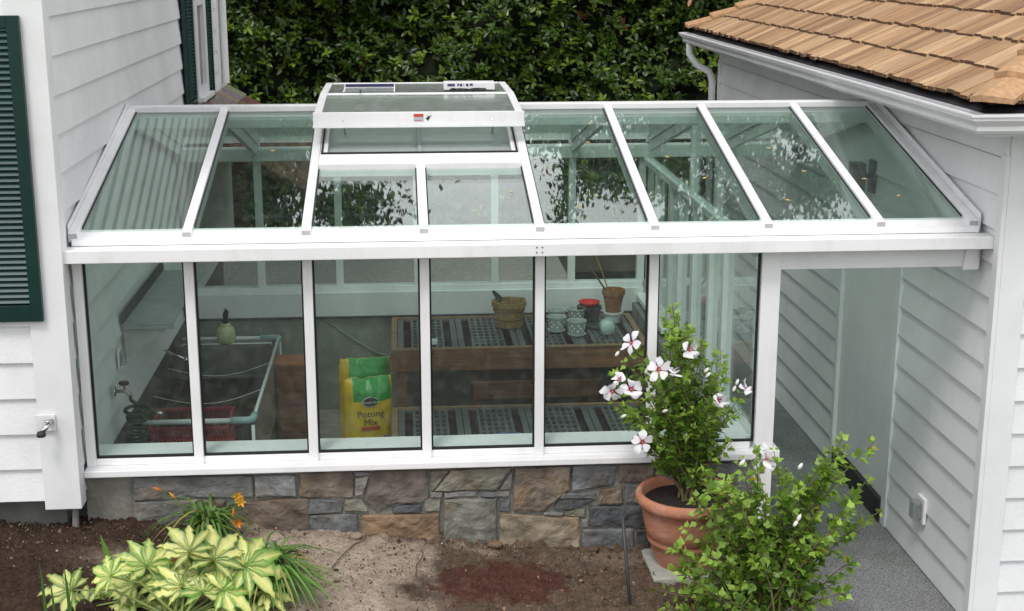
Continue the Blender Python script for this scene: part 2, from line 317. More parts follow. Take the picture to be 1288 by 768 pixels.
# ------------------------------------------------------------------ lap siding
def siding(mb, axis, face, out, a0, a1, z0, z1, ex, first, topclip=None):
    """boards along axis ('x' or 'y'); face = wall plane; out = +-1 outward direction on the other axis"""
    z = first-ex*math.ceil((first-z0)/ex) if first > z0 else first
    while z < z1-1e-4:
        b, t = max(z, z0), min(z+ex+.02, z1)
        lo, hi = .030, .004
        if t-b > .01:
            def pt(al, off, zz): return (al, face+out*off, zz) if axis == 'x' else (face+out*off, al, zz)
            ring = [pt(a0, 0, b), pt(a0, lo, b), pt(a0, lo, b+.004), pt(a0, hi, t), pt(a0, 0, t)]
            off = (a1-a0, 0, 0) if axis == 'x' else (0, a1-a0, 0)
            mb.prism(ring, off)
        z += ex
def shutter(parent, label, axis, face, out, a0, a1, z0, z1, slats=None):
    """louvred shutter on a wall, returned as part"""
    def B(mb, p0, p1, o0, o1, q0, q1, mi=0):
        if axis == 'x': ylo, yhi = sorted((face+out*o0, face+out*o1)); mb.box(p0, p1, ylo, yhi, q0, q1, mi)
        else: xlo, xhi = sorted((face+out*o0, face+out*o1)); mb.box(xlo, xhi, p0, p1, q0, q1, mi)
    fr = MB(); w = .075
    B(fr, a0, a0+w, .022, .062, z0, z1); B(fr, a1-w, a1, .022, .062, z0, z1)
    B(fr, a0+w, a1-w, .024, .060, z0, z0+w*1.4); B(fr, a0+w, a1-w, .024, .060, z1-w, z1)
    B(fr, a0+w, a1-w, .021, .028, z0+w*1.4, z1-w)
    o = fr.build('shutter', GREEN, parent, bevel=.003)
    lv = MB(); z = z0+w*1.4+.01
    while z < z1-w-.01:
        def pt(al, off, zz): return (al, face+out*off, zz) if axis == 'x' else (face+out*off, al, zz)
        ring = [pt(a0+w, .052, z), pt(a0+w, .058, z+.005), pt(a0+w, .036, z+.030), pt(a0+w, .030, z+.025)]
        lv.prism(ring, ((a1-a0-2*w), 0, 0) if axis == 'x' else (0, (a1-a0-2*w), 0)); z += .0365
    lv.build('louvres', LOUV, o)
    return o

# ------------------------------------------------------------------ left house
H = thing('white_house', (-2, 4, .7), 'white lap-sided house with dark green shutters, left of the greenhouse', 'house')
mb = MB().box(-7.5, -.02, -.2, 8.62, .97, 6.3); mb.build('wall_core', TRIM, H)
mb = MB(); siding(mb, 'x', -.2, -1, -7.4, -.21, .96, 6.2, .239, 1.18); mb.build('front_siding', SIDE, H)
mb = MB(); siding(mb, 'y', -.02, 1, -.09, 7.93, .96, 6.2, .2425, 1.383); mb.build('side_siding', SIDE, H)
mb = MB().box(-.215, .018, -.238, -.2, .90, 6.3).box(-.016, .018, -.1995, -.092, .90, 6.3); mb.build('corner_board', TRIM, H, bevel=.004)
mb = MB().box(-.019, .02, 7.93, 8.66, .95, 6.3).box(-.3, -.0195, 8.62, 8.65, .95, 6.3); mb.build('corner_board', TRIM, H, bevel=.004)
mb = MB().tube([(.07, 8.15, 6.2), (.07, 8.15, 2.92)], .04, 10); mb.build('downspout', TRIM, H)
mb = MB().box(-7.4, -.12, -.08, 8.5, -.1, .965); mb.build('foundation', FOUND, H)
mb = MB().tube([un(96, 640, 'y', -.17)+P3(0, 0, .12), un(94, 662, 'y', -.17)-P3(0, 0, .15)], .022, 10); mb.build('drain_pipe', CONC, H)
mb = MB(); g0, g1 = -.75, .55
mb.prism([(-7.9, g0, 6.3), (.45, g0, 6.3), (-3.7, g0, 8.4)], (0, 10.1, 0)); mb.build('roof', CEDARD, H)  # unseen roof, included for the shade its overhang casts
so = shutter(H, '', 'x', -.22, -1, -.575, -.118, 2.18, 4.065)
shutter(H, '', 'x', -.22, -1, -2.35, -1.89, 2.18, 4.065)
w = MB().box(-1.86, -.6, -.262, -.222, 2.14, 4.1); 
fr = MB()
for (x0, x1, z0, z1) in ((-1.86, -1.78, 2.14, 4.1), (-.68, -.6, 2.14, 4.1), (-1.78, -.68, 2.14, 2.22), (-1.78, -.68, 4.02, 4.1), (-1.78, -.68, 3.08, 3.13)): fr.box(x0, x1, -.27, -.222, z0, z1)
wo = fr.build('window', TRIM, H, bevel=.003); MB().box(-1.78, -.68, -.235, -.228, 2.22, 4.02).build('pane', glassmat('dark_window_glass', (.03, .04, .04), .08, dirt_haze=0), wo)
# side window and its shutters
shutter(H, '', 'y', 0, 1, 5.20, 5.76, 2.88, 4.9); shutter(H, '', 'y', 0, 1, 6.62, 7.18, 2.86, 4.9)
fr = MB()
for (y0, y1, z0, z1) in ((5.80, 5.95, 2.98, 4.9), (6.45, 6.60, 2.98, 4.9), (5.95, 6.45, 4.8, 4.9), (5.95, 6.45, 2.98, 3.06), (5.95, 6.45, 3.9, 3.95)): fr.box(.02, .075, y0, y1, z0, z1)
wo = fr.build('window', TRIM, H, bevel=.003)
MB().box(.024, .03, 5.95, 6.45, 3.06, 4.8).build('pane', bpy.data.materials['dark_window_glass'], wo)
MB().box(.02, .13, 5.78, 6.62, 2.93, 2.975).build('sill', TRIM, wo, bevel=.004)
# low side roof
lr = MB().prism([(.0, 5.0, 2.86), (0, 5.0, 2.80), (1.25, 5.0, 1.99), (1.25, 5.0, 2.05)], (0, 3.6, 0)); lo = lr.build('low_roof', CEDARD, H)
sh = MB()
for j in range(6):
    y = 5.0
    while y < 8.6:
        wd = random.uniform(.14, .26); x0 = .03+j*.2; zz = 2.885-.65*x0
        c = random.choice([(.17, .085, .06), (.13, .07, .055), (.2, .12, .09), (.24, .2, .17) if j == 0 else (.15, .07, .05)])
        if j == 0: c = tuple(k*random.uniform(.8, 1.15) for k in (.24, .21, .185))
        y1 = min(y+wd, 8.62)
        sh.hexa([(x0, y, zz-.02), (x0+.22, y, zz-.143-.01), (x0+.22, y1-.006, zz-.143-.01), (x0, y1-.006, zz-.02), (x0, y, zz), (x0+.22, y, zz-.143+.022), (x0+.22, y1-.006, zz-.143+.022), (x0, y1-.006, zz)], 0, c)
        y += wd
sh.build('shingles', SHING, lo)
# outdoor tap on the front of the house
T = thing('garden_tap', un(60, 545, 'y', -.26), 'chrome garden tap with black hose cap on the left house front', 'tap')
p = un(60, 530, 'y', -.245)
MB().box(p.x-.07, p.x+.05, -.262, -.2465, p.z-.06, p.z+.05).build('plate', WHITE, T, bevel=.003)
MB().tube([(p.x+.03, -.263, p.z+.01), (p.x+.02, -.33, p.z), (p.x-.01, -.36, p.z-.03)], .016, 10).build('spout', CHROME, T, smooth=True)
MB().lathe([(.0, 0), (.026, 0), (.03, .01), (.026, .03), (0, .035)], 14, (p.x-.015, -.365, p.z-.06)).build('hose_cap', BLACKP, T, smooth=True)
MB().lathe([(0, 0), (.022, 0), (.024, .008), (0, .012)], 10, (p.x+.02, -.32, p.z+.022)).build('handle', CHROME, T, smooth=True)

# ------------------------------------------------------------------ garage
G = thing('white_garage', (8.5, 3.5, 0), 'white lap-sided garage with a cedar shake roof, right of the greenhouse', 'garage')
GX, GY0, GY1, GZ = 6.04, -.28, 8.16, -.1407
MB().box(GX+.02, 12.9, GY0+.02, GY1, GZ, 3.409).build('wall_core', TRIM, G)
DY0, DY1 = 1.547, 2.868
mb = MB(); siding(mb, 'y', GX+.02, -1, GY0+.075, DY0-.11, GZ+.012, 3.14, .2328, .1022); siding(mb, 'y', GX+.02, -1, DY1+.11, GY1-.12, GZ+.012, 3.14, .2328, .1022)
siding(mb, 'y', GX+.02, -1, DY0-.11, DY1+.11, 2.356, 3.14, .2328, .1022); mb.build('side_siding', SIDE, G)
mb = MB(); siding(mb, 'x', GY0+.02, -1, GX+.19, 12.4, GZ+.012, 3.14, .2328, .1022); mb.build('front_siding', SIDE, G)
mb = MB().box(GX-.012, GX+.019, GY0-.012, GY0+.075, GZ+.004, 3.16).box(GX+.0195, GX+.19, GY0-.012, GY0+.019, GZ+.004, 3.16); mb.build('corner_board', TRIM, G, bevel=.004)
mb = MB().box(GX-.012, GX+.019, GY1-.12, GY1+.02, GZ+.004, 3.16); mb.build('corner_board', TRIM, G, bevel=.004)
mb = MB().box(GX-.004, GX+.0195, GY0+.01, GY1, 3.14, 3.43).box(GX+.02, 12.4, GY0-.004, GY0+.019, 3.14, 3.43); mb.build('frieze_board', TRIM, G, bevel=.003)
mb = MB()
for (y0, y1, z0, z1) in ((DY0-.11, DY0, GZ+.004, 2.232), (DY1, DY1+.11, GZ+.004, 2.232), (DY0-.11, DY1+.11, 2.232, 2.356)): mb.box(GX-.018, GX+.019, y0, y1, z0, z1)
for (y0, y1, z0, z1) in ((DY1, DY1+.03, GZ+.004, 2.21),): mb.box(GX-.03, GX-.0185, y0, y1, z0, z1)
mb.build('door_casing', TRIM, G, bevel=.004)
d = MB().box(GX-.002, GX+.019, DY0, DY0+.54, .065, 2.23).box(GX+.002, GX+.0185, DY0+.546, DY1, .065, 2.23).build('door', TRIM, G, bevel=.004)
MB().box(GX-.03, GX+.018, DY0, DY1, GZ+.003, .06).build('threshold', mat('dark_threshold', (.035, .035, .035), .7, .2), G, bevel=.006)
# eaves
OX, OY0, OY1 = 5.73, -.61, 8.521
sf = MB().box(OX+.02, GX+.02, OY0+.02, OY1-.02, 3.367, 3.392).box(GX+.02, 12.6, OY0+.02, GY0+.02, 3.367, 3.392).box(OX, OX+.022, OY0, OY1, 3.327, 3.46).box(OX+.022, 12.6, OY0, OY0+.022, 3.327, 3.46)
sf.build('eaves', TRIM, G)
def gutter_profile():   # offsets (out, z): ogee gutter
    return [(0, .115), (0, -.0), (.065, -.0), (.085, .02), (.08, .045), (.112, .075), (.125, .085), (.125, .108), (.137, .108), (.137, .122), (.113, .122), (.108, .085), (.07, .05), (.062, .012), (.008, .012), (.008, .115)]
gp = gutter_profile(); n = len(gp); vs = []
for t in range(3):
    for (o_, z) in gp:
        if t == 0: vs.append((OX-o_, OY1+.0, 3.352+z))
        elif t == 1: vs.append((OX-o_, OY0-o_, 3.352+z))
        else: vs.append((12.7, OY0-o_, 3.352+z))
fs = []
for t in range(2):
    for k in range(n): fs.append((t*n+k, (t+1)*n+k, (t+1)*n+(k+1) % n, t*n+(k+1) % n))
fs += [tuple(range(n)), tuple(range(2*n, 3*n))[::-1]]
gt = MB().add(vs, fs); gt.add([(OX-.112, OY1+.006, 3.475), (OX, OY1+.006, 3.475), (OX, OY1+.006, 3.352), (OX-.06, OY1+.006, 3.352), (OX-.112, OY1-.0, 3.475), (OX, OY1-.0, 3.475), (OX, OY1-.0, 3.352), (OX-.06, OY1, 3.352)], [(0, 1, 2, 3), (7, 6, 5, 4), (0, 4, 5, 1), (0, 3, 7, 4)])
gt.build('gutter', WHITE, G)
MB().box(OX-.10, OX-.012, OY0-.05, OY1-.02, 3.432, 3.446).box(OX-.0115, 12.6, OY0-.10, OY0-.012, 3.432, 3.446).build('gutter_shade', BLACK, G)  # black sheet standing in for the dark inside of the gutter
ds = [(OX-.02, OY1-.16, 3.37), (OX-.02, OY1-.16, 3.28), (GX-.10, OY1-.24, 3.12), (GX-.06, OY1-.30, 3.02), (GX-.055, OY1-.30, .1)]
ds = [(OX-.03, 8.336, 3.367), (OX-.03, 8.336, 3.223), (OX+.06, 8.316, 3.09), (GX-.10, 8.254, 3.006), (GX-.065, 8.233, 2.89), (GX-.065, 8.233, -.1)]
MB().tube(ds, .042, 10).build('downspout', WHITE, G, smooth=True)
# roof: hip planes
PT = .5
RX0, RYA, RYB = 5.71, -.641, 8.542
X2 = RX0+(RYB-RYA)/2
def rz(t): return 3.508+PT*t
ru = MB()
A, B_, Cc, Dd = (OX, OY0, 3.47), (OX, OY1, 3.47), (X2, 3.95, rz(X2-RX0)-.03), (13.5, OY0, 3.47)
ru.add([A, B_, Cc, Dd, (13.5, 3.95, rz(X2-RX0)-.03), (13.5, OY1, 3.47)], [(0, 2, 1), (0, 3, 4, 2), (1, 2, 4, 5), (0, 1, 5, 3)])
ro = ru.build('roof', BLACK, G)  # underlayer blackened to stand for the dark gap below the shakes
sk = MB(); exf = .335; th = .017; slope = math.atan(PT)
def shade():
    b = random.choice([(.48, .32, .19), (.44, .285, .165), (.55, .385, .24), (.37, .225, .125), (.31, .19, .11), (.51, .355, .22), (.41, .265, .155)])
    k = random.uniform(.78, 1.08); return (b[0]*k, b[1]*k*.93, b[2]*k*.84)
for plane in (0, 1):
    j = 0
    while True:
        t0 = j*exf*math.cos(slope)+.035; t1 = t0+.42*math.cos(slope)
        if t1 > 4.3: break
        lo_, hi_ = (RYA, RYB) if plane == 0 else (RX0, 13.4)
        a = lo_+random.uniform(0, .1)
        while a < hi_:
            wd = random.uniform(.08, .19); a1 = a+wd-random.uniform(.004, .010); c = shade(); bj = random.uniform(-.012, .012)
            tb = t0+bj; th_ = th*random.uniform(.8, 1.35)
            def hp(t, al, up):
                e = max(t, 0)
                if plane == 0: al = min(max(al, RYA+e), RYB-e); return (RX0+t, al, rz(t)+up)
                al = max(al, RX0+e); return (al, RYA+t, rz(t)+up)
            q0, q1 = hp(t1, a, 0), hp(t1, a1, 0)
            e0, e1 = hp(tb, a, 0), hp(tb, a1, 0)
            if (Vector(e0)-Vector(e1)).length > .02:
                o1 = th_+.004; rng_ = [hp(tb, a, .002), hp(tb, a1, .002), hp(t1, a1, -.004), hp(t1, a, -.004), hp(tb, a, o1+.006), hp(tb, a1, o1+.006), hp(t1, a1, .003), hp(t1, a, .003)]
                if plane == 0: rng_ = [rng_[k] for k in (1, 0, 3, 2, 5, 4, 7, 6)]
                sk.hexa(rng_, 0, c); sk.m[-4] = 1
            a += wd
        j += 1
sk.build('shakes', [CEDAR, mat('dark_butt', (.10, .055, .028), .95, .45, 30, .6, 60)], ro)  # butt ends coloured darker than the shake faces
def caps(x0, y0, dx, dy):
    cp = MB(); L = math.hypot(1, 1); t = -.03
    while t < 4.3:
        def C3(tt, lift, side, w_):
            bx, by = x0+dx*tt, y0+dy*tt; z = rz(tt)+lift
            if side == 0: return Vector((bx, by, z))
            if side == 1: return Vector((bx, by+(w_ if dy > 0 else -w_)*(-1)*(-1), z)) if False else Vector((bx+w_*0, by+(-dy)*(-w_), z-0))
            return Vector((bx+w_, by, z))
        w_ = .20
        # two boards, one on each plane
        for side in (0, 1):
            lo, hi = t, t+.36
            def Q(tt, u, up):
                bx, by = x0+dx*tt, y0+dy*tt
                if side == 0: return (bx, by+dy*u*1.0, rz(tt)+up)       # over the long plane
                return (bx+dx*u, by, rz(tt)+up)
            b0, b1 = .085, .035
            cp.hexa([Q(lo, -.0, b0-.03), Q(lo, w_, b0-.05), Q(hi, w_, b1-.04), Q(hi, 0, b1-.02), Q(lo, 0, b0+.012), Q(lo, w_, b0-.018), Q(hi, w_, b1-.022), Q(hi, 0, b1+.006)], 0, None)
        t += .25
    o = cp.build('hip_caps', CEDARC, ro); return o
caps(RX0, RYA, 1, 1); caps(RX0, RYB, 1, -1)
# outlet box on garage wall
O = thing('outdoor_socket', (GX, .44, .36), 'clear bubble-covered power socket low on the garage wall beside the walkway', 'socket')
op = un(1160, 640, 'x', GX-.01)
MB().box(GX-.028, GX-.003, op.y-.075, op.y+.075, op.z-.10, op.z+.10).build('plate', WHITE, O, bevel=.004)
MB().box(GX-.095, GX-.0285, op.y-.05, op.y+.06, op.z-.075, op.z+.07).build('cover', glassmat('smoky_cover', (.6, .6, .62), .08, .1, .1, .25), O, bevel=.015)
MB().box(GX-.05, GX-.029, op.y-.03, op.y+.035, op.z-.055, op.z+.05).build('socket', mat('grey_plastic', (.25, .25, .27), .5, .1), O)
# wall lantern under the glass roof
O = thing('wall_lantern', (GX, 1.9, 2.6), 'black box-shaped wall lantern on the garage wall under the glass roof', 'lantern')
MB().box(GX-.03, GX-.002, 2.19, 2.33, 2.50, 2.77).build('back_plate', DARKM, O, bevel=.004)
MB().box(GX-.09, GX-.0305, 2.24, 2.28, 2.62, 2.66).build('arm', DARKM, O)
MB().box(GX-.20, GX-.0905, 2.19, 2.33, 2.52, 2.75).build('housing', DARKM, O, bevel=.006)

# ------------------------------------------------------------------ greenhouse
GH = thing('greenhouse', (2.3, 2.27, 0), 'white aluminium glasshouse with open roof vent between the white house and garage', 'greenhouse')
Z0, SL = 2.64, (3.195-2.64)/2.27; RY = 2.27; XE = 5.985; BY = 2*RY; XR = 4.58
def rzf(y): return Z0+SL*y if y <= RY else Z0+SL*(2*RY-y)
ang = math.atan(SL)
def slopebox(mb, x0, x1, y0, y1, dn, up, back=False, mi=0):
    """bar or pane lying in the roof plane from y0 to y1"""
    f_ = (lambda y: Z0+SL*y) if not back else (lambda y: Z0+SL*(2*RY-y))
    return mb.hexa([(x0, y0, f_(y0)-dn), (x1, y0, f_(y0)-dn), (x1, y1, f_(y1)-dn), (x0, y1, f_(y1)-dn), (x0, y0, f_(y0)+up), (x1, y0, f_(y0)+up), (x1, y1, f_(y1)+up), (x0, y1, f_(y1)+up)], mi)
bw = .031
# stone base
BW = MB().box(.004, 4.52, -.03, .16, -.1, 1.062)
base = BW.build('base_wall', CONC, GH)
MB().box(.45, 4.52, -.040, -.0305, -.1, 1.06).build('mortar', MORT, base)
def A2(L): return [(400+u/2.927, 570+v/2.927) for u, v in L]
def A1(L): return [(u/3.067, 570+v/3.067) for u, v in L]
GRY, SLT, BRN, OLV, ORG, DKS, PUR, LGT = (.155, .16, .155), (.125, .135, .140), (.16, .122, .090), (.17, .165, .125), (.215, .135, .068), (.075, .083, .090), (.115, .092, .077), (.22, .22, .20)
ST = [(A2([(-68, 72), (130, 68), (132, 160), (0, 165), (-72, 158)]), BRN), (A2([(136, 88), (188, 84), (165, 150), (136, 156)]), GRY), (A2([(133, 68), (192, 68), (188, 80), (134, 84)]), SLT),
 (A2([(205, 66), (400, 62), (408, 160), (385, 180), (290, 183), (218, 215), (170, 175), (180, 120)]), PUR), (A2([(414, 62), (480, 62), (425, 136), (414, 138)]), OLV),
 (A2([(490, 60), (713, 52), (658, 134), (430, 136)]), OLV), (A2([(718, 58), (712, 132), (668, 134)]), GRY), (A2([(415, 143), (455, 142), (455, 158), (415, 160)]), LGT),
 (A2([(462, 143), (585, 140), (585, 156), (465, 161)]), LGT), (A2([(592, 142), (706, 139), (708, 156), (595, 158)]), GRY), (A2([(725, 50), (927, 45), (927, 130), (830, 213), (718, 210)]), BRN),
 (A2([(935, 45), (1103, 42), (1085, 113), (1040, 126), (934, 136)]), SLT), (A2([(900, 147), (1023, 146), (1023, 163), (882, 165)]), GRY), (A2([(880, 172), (1010, 168), (985, 190), (910, 206), (870, 203)]), DKS),
 (A2([(1042, 133), (1120, 121), (1122, 184), (1028, 187)]), BRN), (A2([(1130, 115), (1195, 114), (1200, 182), (1130, 182)]), GRY), (A2([(1110, 42), (1237, 38), (1237, 106), (1108, 107)]), BRN),
 (A2([(-70, 166), (-4, 170), (90, 175), (88, 216), (-4, 222), (-70, 222)]), SLT), (A2([(97, 168), (160, 168), (185, 210), (97, 214)]), OLV), (A2([(275, 200), (320, 188), (380, 188), (380, 212), (272, 216)]), DKS),
 (A2([(390, 166), (450, 165), (450, 212), (390, 213)]), OLV), (A2([(463, 168), (658, 165), (658, 360), (461, 360)]), (.17, .17, .135)), (A2([(668, 163), (706, 172), (706, 211), (668, 213)]), SLT),
 (A2([(-70, 228), (147, 222), (152, 340), (-70, 340)]), SLT), (A2([(160, 228), (445, 220), (452, 360), (160, 340)]), ORG), (A2([(670, 220), (960, 235), (965, 380), (668, 370)]), (.21, .165, .105)),
 (A2([(835, 216), (905, 219), (897, 226), (830, 222)]), LGT), (A2([(910, 212), (985, 204), (985, 236), (905, 228)]), OLV), (A2([(1000, 195), (1205, 190), (1207, 268), (1000, 270)]), DKS),
 (A2([(970, 243), (993, 243), (993, 270), (970, 272)]), GRY), (A2([(972, 279), (1160, 276), (1165, 390), (972, 390)]), SLT), (A2([(1172, 278), (1215, 278), (1222, 390), (1172, 390)]), DKS),
 (A2([(1245, 40), (1420, 35), (1420, 118), (1243, 122)]), GRY), (A2([(1428, 35), (1612, 32), (1612, 150), (1430, 150)]), SLT), (A2([(1212, 116), (1236, 114), (1243, 130), (1420, 126), (1420, 210), (1212, 212)]), OLV),
 (A2([(1430, 158), (1606, 156), (1606, 300), (1430, 300)]), BRN), (A2([(1226, 220), (1422, 218), (1422, 420), (1230, 420)]), SLT), (A2([(1430, 308), (1606, 306), (1602, 560), (1430, 540)]), GRY),
 (A1([(515, 92), (975, 85), (978, 166), (770, 170), (515, 180)]), (.135, .14, .135)), (A1([(983, 85), (1140, 82), (1143, 162), (985, 167)]), (.20, .215, .215)), (A1([(516, 188), (760, 178), (868, 182), (872, 330), (516, 330)]), (.145, .15, .14)),
 (A1([(880, 205), (940, 188), (1100, 172), (1193, 174), (1195, 340), (880, 340)]), (.135, .10, .075))]
stn = MB()
for poly, colr in ST:
    pr_ = random.uniform(.022, .036); pts = [un(u, v, 'y', -.055) for u, v in poly]
    pts = [Vector((min(p.x, 4.5), 0, min(p.z, 1.06))) for p in pts]
    c = sum(pts, Vector())/len(pts)
    # resample edges, wobble, three rings -> rounded cleft face
    ring = []
    for i, p in enumerate(pts):
        q = pts[(i+1) % len(pts)]; m_ = max(1, int((q-p).length/.028))
        for k in range(m_): ring.append(p.lerp(q, k/m_))
    w = [r_+Vector((noise.noise(r_*23), 0, noise.noise(r_*23+Vector((9, 9, 9)))))*.006 for r_ in ring]
    nn = len(w); kk = random.uniform(.9, 1.12); gq = sum(colr)/3; cc = tuple((k*.78+gq*.22)*kk for k in colr)
    tx, tz = random.uniform(-.05, .05), random.uniform(-.05, .05)
    V_ = []; Cl = []
    for sc, dp in ((1, 0), (1, pr_*.6), (.985, pr_*.85), (.955, pr_), (.87, pr_), (.78, pr_), (.69, pr_), (.6, pr_), (.5, pr_), (.4, pr_), (.3, pr_), (.2, pr_), (.1, pr_)):
        for p in w:
            q = c+(p-c)*(sc if sc == 1 else 1-(1-sc)*min(3, .35/max(.12, (p-c).length))) if sc > .9 else c+(p-c)*sc
            rel = .014*noise.fractal(Vector((q.x*11, q.z*11, pr_*500)), 1, 2, 4) + (q.x-c.x)*tx+(q.z-c.z)*tz if dp > pr_*.7 else 0
            V_.append((q.x, -.040-max(.004, dp+rel) if dp else -.0405, q.z))
            vv = 1+.28*noise.noise(Vector((q.x*7, q.z*7, pr_*300)))
            ochre = max(0, noise.noise(Vector((q.x*5+40, q.z*6, pr_*200))))
            Cl.append(tuple(np.array(cc)*vv*(1-.5*ochre)+np.array((.25, .15, .06))*.5*ochre*(.6 if colr in (DKS, SLT) else 1)))
    V_.append((c.x, -.040-max(.004, pr_+.014*noise.fractal(Vector((c.x*11, c.z*11, pr_*500)), 1, 2, 4)), c.z)); Cl.append(cc)
    F_ = []
    for r_ in range(12):
        for k in range(nn): F_.append((r_*nn+k, r_*nn+(k+1) % nn, (r_+1)*nn+(k+1) % nn, (r_+1)*nn+k))
    for k in range(nn): F_.append((12*nn+k, 12*nn+(k+1) % nn, 13*nn))
    o0 = len(stn.v); stn.v += V_; stn.f += [tuple(i+o0 for i in f) for f in F_]; stn.m += [0]*len(F_); stn.c += Cl
stn.build('stone_facing', STONE, base)
MB().box(4.40, 4.52, .161, 4.46, -.1, 1.06).build('side_base_wall', CONC, GH)
# sills
MB().box(.02, 4.50, -.12, .1605, 1.066, 1.112).build('front_sill', WHITE, GH, bevel=.006)
MB().box(.03, 4.5, .045, .30, 1.1125, 1.156).build('inner_sill', WHITE, GH, bevel=.004)
MB().box(.03, 4.5, -.012, .044, 1.1125, 1.160).build('bottom_rail', WHITE, GH, bevel=.004)
# front wall mullions + panes
ZT = 2.53
for k in range(0, 6):
    x = k*MW; x0, x1 = (x-bw, x+bw) if k else (.025, .085)
    MB().box(x0, x1, -.035, .06, 1.1125, ZT).build('mullion', WHITE, GH, bevel=.004)
MB().box(4.525, 4.655, -.04, .09, -.1367, ZT).build('corner_post', WHITE, GH, bevel=.005)
MB().box(4.50, 4.70, -.065, .115, 1.05, 1.11).build('post_collar', WHITE, GH, bevel=.006)
for k in range(6):
    x0 = k*MW+bw if k else .085; x1 = (k+1)*MW-bw if k < 5 else 4.525
    po = MB().box(x0+.012, x1-.012, .008, .020, 1.172, ZT-.004).build('wall_pane', GLASSV, GH)
    gk = MB()
    gk.box(x0+.0005, x0+.012, -.006, .026, 1.161, ZT).box(x1-.012, x1-.0005, -.006, .026, 1.161, ZT).box(x0+.0121, x1-.0121, -.006, .026, 1.161, 1.172)
    gk.build('gasket', BLACK, po)
# eave beam (gutter type)
eb = MB().box(.012, XE+.05, -.20, -.06, 2.528, 2.612).box(.03, XE+.02, -.06, .07, 2.531, 2.60).box(.04, XE-.0, -.06, .06, 2.6125, 2.652)
eb.build('eave_beam', WHITE, GH, bevel=.005)
MB().add([(.03, -.05, 2.654), (XE, -.05, 2.654), (XE, .09, 2.690), (.03, .09, 2.690), (.03, -.05, 2.6525), (XE, -.05, 2.6525), (XE, .09, 2.6525), (.03, .09, 2.6525)], [(0, 1, 2, 3), (0, 4, 5, 1), (1, 5, 6, 2), (2, 6, 7, 3), (3, 7, 4, 0)]).build('glazing_rail', WHITE, GH)
for dx in (-.018, .018):
    for dz in (-.017, .017):
        MB().lathe([(0, 0), (.005, 0), (.005, .003), (0, .004)], 8, (3.02+dx, -.200, 2.572+dz), M=Matrix.Rotation(math.pi/2, 4, 'X')).build('screw', DARKM, GH)
# breezeway header + end bracket
MB().box(4.656, XE+.035, -.03, .06, 2.375, 2.530).build('header', TRIM, GH, bevel=.004)
MB().prism([(XE-.09, -.055, 2.36), (XE+.02, -.055, 2.36), (XE-.0, -.055, 2.526), (XE-.07, -.055, 2.526)], (0, .024, 0)).build('bracket', WHITE, GH)
# rafters + panes, front slope
XV0, XV1 = 2*MW, 4*MW
def xr(k): return .045 if k == 0 else (XE-.03 if k == 8 else k*MW)
for k in range(9):
    x = xr(k); y1 = 1.03 if k == 3 else RY
    m = MB(); slopebox(m, x-bw, x+bw, -.03, y1, .0, .062); ro_ = m.build('rafter', WHITE, GH, bevel=.006)
    m = MB(); slopebox(m, x-.020, x+.020, .10, y1-.02, .10, -.004); m.build('inner_rib', WHITE, ro_)
    m = MB(); slopebox(m, x-bw+.004, x+bw-.004, -.034, -.0305, -.004, .056); m.build('end_cap', mat('grey_cap', (.4, .4, .42), .5), ro_) if k == 0 else m.build('end_cap', bpy.data.materials['grey_cap'], ro_)
for k in range(8):
    x0, x1 = xr(k)+bw*.4, xr(k+1)-bw*.4; y1 = 1.05 if k in (2, 3) else RY-.03
    m = MB(); slopebox(m, x0, x1, .06, y1, -.018, .032); p_ = m.build('roof_pane', GLASS, GH)
    g_ = MB(); slopebox(g_, x0+.016, x0+.028, .1, y1-.013, -.0325, .040); slopebox(g_, x1-.028, x1-.016, .1, y1-.013, -.0325, .040); slopebox(g_, x0+.016, x1-.016, y1-.013, y1, -.0325, .040); g_.build('gasket', BLACK, p_)
# side flashings on the neighbouring walls
m = MB(); slopebox(m, .0105, .0135, -.0, RY, .02, .10); m.build('flashing', WHITE, GH)
m = MB(); slopebox(m, XE+.004, XE+.016, -.02, RY, .02, .07); slopebox(m, XE+.0165, XE+.022, -.02, RY, .02, .10); m.build('flashing', WHITE, GH)
# ridge
rg = MB().box(.03, XV0-.03, RY-.06, RY+.06, 3.21, 3.262).box(XV1+.03, XE, RY-.06, RY+.06, 3.21, 3.262).box(.03, XE, RY-.03, RY+.03, 3.08, 3.209)
rg.build('ridge_cap', WHITE, GH, bevel=.008)
# rear slope: rafters, panes
for k in range(9):
    x = xr(k); y0 = BY-1.27 if k == 3 else RY
    m = MB(); slopebox(m, x-bw, x+bw, y0, BY+.05, .0, .06, True); r2 = m.build('rafter', WHITE, GH, bevel=.006)
    m = MB(); slopebox(m, x-.020, x+.020, y0+.03, BY-.1, .10, -.004, True); m.build('inner_rib', WHITE, r2)
for k in range(8):
    y0 = BY-1.27 if k in (2, 3) else RY+.03
    m = MB(); slopebox(m, xr(k)+bw*.4, xr(k+1)-bw*.4, y0, BY-.02, -.018, .032, True); m.build('roof_pane', GLASS, GH)
